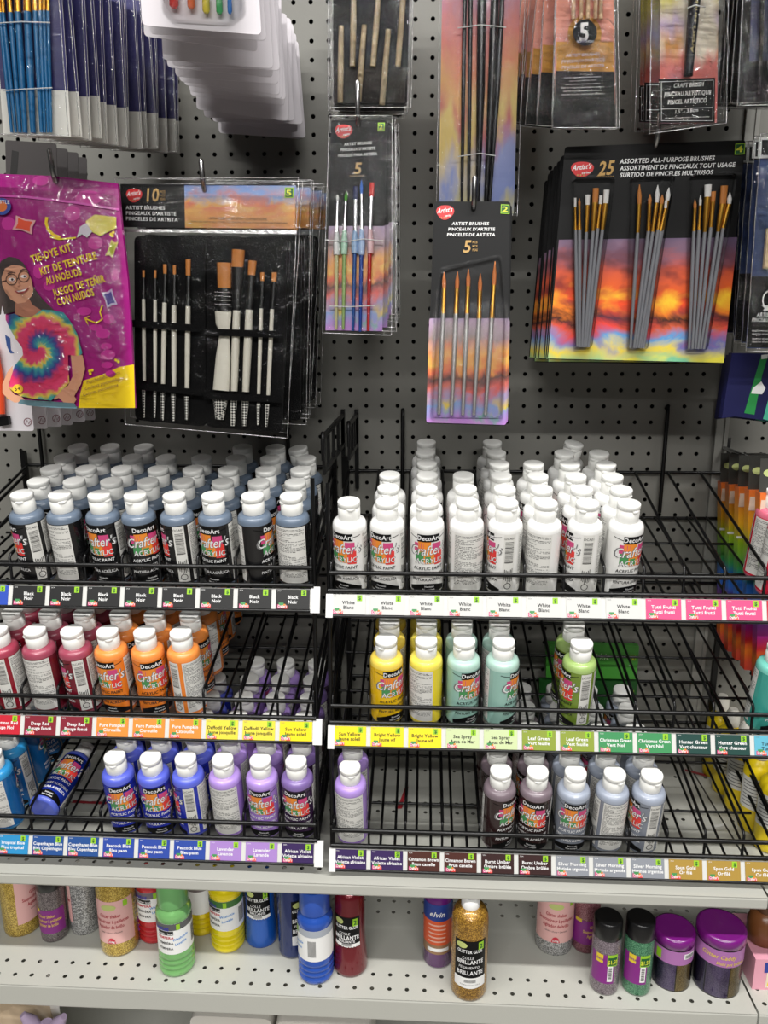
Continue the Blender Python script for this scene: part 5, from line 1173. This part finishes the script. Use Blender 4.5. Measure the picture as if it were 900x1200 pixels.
GGOLD = glitter((120, 84, 24), (196, 150, 60), 'gold_glitter', 900); GRED = mat((112, 18, 30), .25, .3, name='dark_red_shimmer', coat=.5); GBLU = mat((24, 92, 190), .25, .3, name='blue_shimmer', coat=.5)
glue(550, 1175, GGOLD, 'gold glitter glue bottle standing alone at the shelf front')
glue(409, 1147, GRED, 'dark red glitter glue bottle beside the blue tempera', -8, .0225, 1.15)
glue(303, 1113, GBLU, 'bright blue glitter glue bottle with conical base', 0, .0225, 1.15)
glue(341, 1125, mat((26, 44, 100), .25, .2, name='navy_shimmer', coat=.5), 'navy glitter glue bottle behind the blue tempera', 60, .022)
def purple_glue():
    r = .0215; rt_ = empty('glue_bottle', standing(513, 1136, r, ZS2), label='purple glue bottle with orange label behind the gold glitter glue', cat='glue bottle')
    lathe_part('body', [(r*.85, 0), (r, .003), (r, .118), (r*.8, .126), (r*.5, .130)], mat((96, 30, 110), .25, name='purple_plastic', coat=.4), rt_); lathe_part('cap', [(r*.5, .130), (r*.45, .146), (r*.2, .150)], mat((120, 50, 130), .4, name='purple_cap'), rt_)
    b = MB(); q = r+.0003; b.wrect(q, -100, 100, .026, .042, mat((150, 116, 84), .5, name='tan_label')); b.wrect(q, -100, 100, .042, .100, mat((224, 92, 48), .5, name='orange_label')); b.wrect(q+.0001, -100, 100, .084, .112, mat((30, 60, 140), .5, name='blue_label'))
    b.wtext('elvin', q+.0004, -6, .092, .012, INKW, True, .3)
    for i in range(5): b.wrect(q+.0003, -40, 30, .0475+i*.007, .0500+i*.007, mat((235, 180, 160), .5, name='pale_text'))
    b.wrect(q+.0003, -45, 45, .031, .037, WHITE); b.build('label', rt_)
purple_glue()
PKL = mat((226, 176, 172), .5, name='pink_label'); DRD = mat((170, 50, 62), .5, name='rose_red_ink')
def big_shaker(px, py, gm, label, face, r=.0285, h=.118):
    rt_ = empty('glitter_shaker', standing(px, py, r, ZS2), label=label, cat='glitter shaker', group='large glitter shakers')
    lathe_part('body', [(r*.85, 0), (r*.97, .002), (r, .007), (r, h), (r*.93, h+.006), (r*.9, h+.009)], gm, rt_, 36); lathe_part('cap', [(r*.92, h+.0095), (r*.95, h+.011), (r*.95, h+.03), (r*.9, h+.033)], mat((200, 200, 196), .3, name='shaker_lid'), rt_)
    b = MB(); q = r+.0003; b.wrect(q, face-75, face+75, lambda t: .024+.002*math.sin(t*PI), .100, PKL)
    for i, t in enumerate(('Glitter shaker', 'Saupoudreur à paillettes', 'Agitador de brillo')): b.wtext(t, q+.0003, face, .072-i*.0095, .0080, DRD, True, 0, .68)
    b.wtext('Gold • Doré • Dorado', q+.0003, face, .0445, .0038, INKB, False, .3)
    b.wrect(q+.0003, face-13, face+13, .0265, lambda t: .0265+.010*math.sqrt(max(0, 1-(2*t-1)**2)), mat((200, 44, 66), .5, name='red_badge'), 2.5); b.wtext('226g', q+.0006, face, .0285, .0048, INKW, True)
    b.woval(q+.0003, face-2, .0895, 24, .0052, OVAL)
    b.wrect(q+.0003, face+42, face+56, .088, .098, LIME)
    for i in range(18): b.wrect(q+.0003, face+82+(i % 2)*20, face+98+(i % 2)*20, .03+i*.0036, .032+i*.0036, GREYP)
    b.build('label', rt_)
GG1 = glitter((150, 120, 40), (226, 196, 96), 'gold_glitter', 900); GS1 = glitter((110, 110, 110), (206, 206, 206), 'silver_glitter', 900)
big_shaker(133, 1123, GG1, 'large gold glitter shaker with pink label beside the red tempera', 0)
big_shaker(17, 1100, GG1, 'large gold glitter shaker turned sideways at the far left', 92)
big_shaker(94, 1098, GS1, 'silver glitter shaker with small print label, second row left', -100, .0225)
big_shaker(652, 1122, GS1, 'large silver glitter shaker with pink label, right half of shelf', -6)
PUR = mat((132, 36, 130), .4, name='purple_label')
def small_shaker(px, py, c1, c2, label, face, sticker=False, r=.0205, h=.088, old=False):
    rt_ = empty('glitter_shaker', standing(px, py, r, ZS2), label=label, cat='glitter shaker', group='small black-capped glitter shakers')
    lathe_part('body', [(r*.85, 0), (r*.96, .0015), (r, .005), (r, h), (r*.96, h+.003)], glitter(c1, c2, 'shaker_glitter', 1500), rt_, 32)
    lathe_part('cap', [(r*.97, h+.0032), (r*1.0, h+.004), (r*.98, h+.028), (r*.9, h+.030)], mat((16, 16, 17), .3, name='black_cap'), rt_)
    b = MB(); q = r+.0003
    if sticker:
        b.wrect(q, -75, 22, .022, .070, PUR); b.wrect(q+.0002, -5, 16, .026, .052, WHITE); 
        for i in range(9): b.wrect(q+.0004, -1, 12, .029+i*.0024, .0303+i*.0024, INKB)
        b.wrect(q+.0003, -8, 34, .052, .071, LIME); b.wrect(q+.0004, -5, 31, .0535, .0665, DKG); b.wtext('$1.50', q+.0006, 13, .056, .0095, mat((225, 230, 60), .5, name='price_yellow'), True, 0, .62)
        b.wrect(q+.0003, -52, -24, .056, .070, mat((226, 200, 50), .5, name='yellow_patch')); b.wtext('Glitter', q+.0005, -38, .0605, .0060, PUR, True)
    else:
        b.wrect(q, -80, 80, .018, .060, PUR)
        for i, t in enumerate(('Glitter Shaker', 'Saupoudreur à paillettes', 'Agitador de brillo')): b.wtext(t, q+.0003, face, .047-i*.008, .0072, mat((230, 190, 90), .5, name='gold_text'), True, 0, .62)
        b.wrect(q+.0002, -60, -30, .056, .062, mat((214, 190, 60), .5, name='yellow_patch2'))
    b.build('label', rt_)
small_shaker(58, 1106, (70, 60, 64), (150, 140, 140), 'dark grey glitter shaker with purple label at far left', 0)
small_shaker(688, 1119, (110, 50, 60), (170, 120, 130), 'red grey glitter shaker hidden behind the $1.50 shaker', 40)
small_shaker(711, 1168, (96, 84, 92), (160, 148, 156), 'mauve grey glitter shaker with $1.50 sticker', 0, True)
small_shaker(749, 1169, (40, 100, 70), (110, 170, 130), 'green glitter shaker with $1.50 sticker', 0, True)
small_shaker(163, 1102, (90, 30, 50), (150, 80, 100), 'thin dark red glitter tube between pink label shaker and red tempera', 0, False, .012, .09)
def caddy(px, py, r, label, front):
    rt_ = empty('glitter_caddy', standing(px, py, r, ZS2), label=label, cat='glitter caddy', group='purple-lidded glitter caddies'); h = .074*r/.030
    lathe_part('lid', [(r*1.0, h), (r*1.04, h+.001), (r*1.04, h+.013), (r*1.0, h+.0155), (r*.9, h+.0165)], mat((116, 22, 120), .25, name='purple_lid', coat=.4), rt_, 36)
    cl = [((104, 84, 136), (150, 132, 180)), ((150, 124, 60), (210, 184, 120)), ((60, 60, 80), (110, 110, 130)), ((140, 90, 110), (190, 150, 170)), ((60, 44, 60), (100, 80, 100)), ((90, 80, 130), (130, 120, 170))]
    for k, (a, b_) in enumerate(cl):
        b = MB(); a0 = -34+k*60-30 if not front else -10+k*60-40; q = r*.965; vs = [(0, 0, 0)]; n = 8
        for z in (.001, h*.72):
            for i in range(n+1): t = math.radians(a0+1.2+(57.6)*i/n); vs.append((q*math.sin(t), -q*math.cos(t), z))
        vs[0] = (0, 0, .001); vs.append((0, 0, h*.72)); L0 = 1; L1 = n+2; T_ = len(vs)-1
        fs = [(L0+i, L0+i+1, L1+i+1, L1+i) for i in range(n)]+[(0, L0+i+1, L0+i) for i in range(n)]+[(T_, L1+i, L1+i+1) for i in range(n)]+[(0, L0, L1, T_), (0, T_, L1+n, L0+n)]
        b.add(vs, fs, glitter(a, b_, 'caddy_glitter', 1500)); b.build('glitter_wedge', rt_)
    lathe_part('jar', [(r*.99, .0), (r, .003), (r, h)], BLIS, rt_, 36).data
    b = MB(); q = r+.0004; b.wrect(q, -110, 110, h*.66, h*.98, mat((170, 110, 170), .4, name='caddy_band'))
    if front: b.wtext('Glitter Caddy', q+.0004, -22, h*.82, .0090, mat((220, 190, 90), .5, name='gold_text'), True, .2, .9); b.wtext('Multi pot brillants', q+.0004, 10, h*.70, .0070, mat((220, 190, 90), .5, name='gold_text'), True, .2, .8)
    else: b.wrect(q+.0003, 14, 52, h*.80, h*.92, WHITE); b.wrect(q+.0003, -66, -50, h*.7, h*.92, LIME); [b.wrect(q+.0005, 18+i*2.6, 19.3+i*2.6, h*.82, h*.9, INKB) for i in range(12)]
    b.build('label', rt_)
caddy(792, 1163, .0285, 'smaller-looking purple-lidded glitter caddy with bar code, left of the other caddy', False)
caddy(848, 1171, .0330, 'purple-lidded glitter caddy with gold lettering beside the pink box', True)
# pink box and jar at the far right
p = WZ(882, 1166, ZS2)
def pinkbox():
    rt_ = empty('pink_box', (p.x+.003, p.y+.01, ZS2), label='pink cardboard box at the right edge of the lower shelf', cat='box'); b = MB(); b.box((0, 0, 0), (.075, .09, .052), mat((226, 160, 178), .5, name='pink_cardboard')); b.build('box', rt_)
    b = MB(); b.poly([(.018, .004), (.07, .004), (.07, .047), (.018, .047)], -.0003, mat((232, 214, 190), .5, name='box_picture')); b.poly([(.014, .03), (.03, .03), (.03, .047), (.014, .047)], -.0005, mat((40, 60, 150), .5, name='box_blue')); b.poly([(.02, .008), (.04, .012), (.034, .022), (.022, .02)], -.0007, YEL); b.build('picture', rt_)
    rt2 = empty('amber_jar', (p.x+.028, p.y+.05, ZS2+.0525), label='brown amber jar standing on the pink box', cat='jar'); lathe_part('body', [(.018, 0), (.022, .002), (.023, .03), (.019, .045), (.012, .05)], mat((120, 74, 40), .3, name='amber'), rt2); lathe_part('lid', [(.013, .0505), (.013, .06)], mat((90, 60, 40), .4, name='jar_lid'), rt2)
pinkbox()
# yellow glue bottles beyond the right rack
for i, (x, y) in enumerate(((899, 1003), (880, 980), (862, 955), (847, 935), (835, 915))):
    r = .0215; rt_ = empty('yellow_glue_bottle', standing(x+8, y, r, ZS1), label='yellow bottle with white cap beyond the right rack, %s from the front' % ('nearest' if i == 0 else ORD[i]), cat='glue bottle', group='yellow bottles beyond the rack')
    lathe_part('body', [(r*.8, 0), (r*.97, .003), (r, .012), (r, .100), (r*.92, .110), (r*.6, .118), (r*.45, .121)], mat((236, 208, 20), .35, name='yellow_plastic', coat=.2), rt_)
    lathe_part('cap', [(r*.5, .1215), (r*.52, .124), (r*.5, .142), (r*.3, .150)], mat((226, 224, 214), .35, name='milky_cap'), rt_)
    b = MB(); b.wrect(r+.0003, -100, 60, .042, .094, PAPER)
    for k in range(8): b.wrect(r+.0006, -80, 40, .048+k*.0055, .0495+k*.0055, GREYP)
    b.build('label', rt_)
# things on the base deck below
mb = MB(); mb.box((-2.2, .82, CZ-1.27), (2.2, WD, CZ-1.25), SHELF); o = structure(mb, 'trim_2')
mb = MB(); mb.box((-2.2, .84, .02), (2.2, .86, CZ-1.27), DARK); structure(mb, 'baseboard_front')
def blob(name, label, cat, c, loc, prof, lobes=0, n=36):
    b = MB(); b.lathe(prof, mat(c, .4, name=name+'_skin'), n)
    if lobes: b.v = [(x*(1+.07*math.cos(lobes*math.atan2(y, x))), y*(1+.07*math.cos(lobes*math.atan2(y, x))), z) for x, y, z in b.v]
    o = b.build(name, None, tuple(loc)); tag(o, label, cat); return o
q = W(14, 1178, .99); hh = q.z-(CZ-1.25)
blob('ceramic_pumpkin', 'beige lobed ceramic pumpkin on the base deck at far left', 'ornament', (214, 190, 160), (q.x-.01, .99, CZ-1.25), [(.03, 0), (.055, .02), (.066, hh*.5), (.06, hh*.8), (.04, hh*.96), (.012, hh)], 8)
q = W(52, 1186, .96)
rt_ = empty('foam_bunny', (q.x, .96, CZ-1.25), label='lavender foam toy with outlined ears on the base deck', cat='toy'); hh = q.z-(CZ-1.25)
lathe_part('body', [(.02, 0), (.034, .02), (.036, hh*.5), (.028, hh*.8), (.01, hh*.9)], mat((190, 170, 200), .6, name='lavender_foam'), rt_)
for dx, tx in ((-.012, -.02), (.012, .022)):
    b = MB(); b.tube([(dx, 0, hh*.82), (dx+tx*.5, -.004, hh*.93), (dx+tx, -.006, hh*1.0)], [.010, .011, .005], mat((190, 170, 200), .6, name='lavender_foam'), 12); b.build('ear', rt_)
mb = MB(); mb.box((-.012, 0, 0), (.012, .0008, .27), WHITE); q = W(60, 1170, 1.03); o = mb.build('paper_tag', None, (q.x, 1.03, CZ-1.25)); tag(o, 'white paper strip standing behind the lavender toy', 'paper')
for x0, x1, y, D0, lab in ((222, 318, 1189, .97, 'white soft bag under the blue tempera bottle, left'), (322, 436, 1196, .965, 'white soft bag under the dark red glue bottle')):
    a, b_ = W(x0, y, D0), W(x1, y, D0); w = b_.x-a.x; h_ = a.z-(CZ-1.25)-.002; mb = MB()
    pts = rounded([(0, 0), (w, 0), (w, h_), (0, h_)], .015, 5); mb.prism(pts, 0, .09, mat((206, 202, 194), .6, name='white_bag', bump=(40, .4))); o = mb.build('white_bag', None, (a.x, D0, CZ-1.25)); tag(o, lab, 'bag', 'bag_edge')
# cleanup of placeholder link data
for o in list(bpy.data.objects):
    if o.get('used'): del o['used']
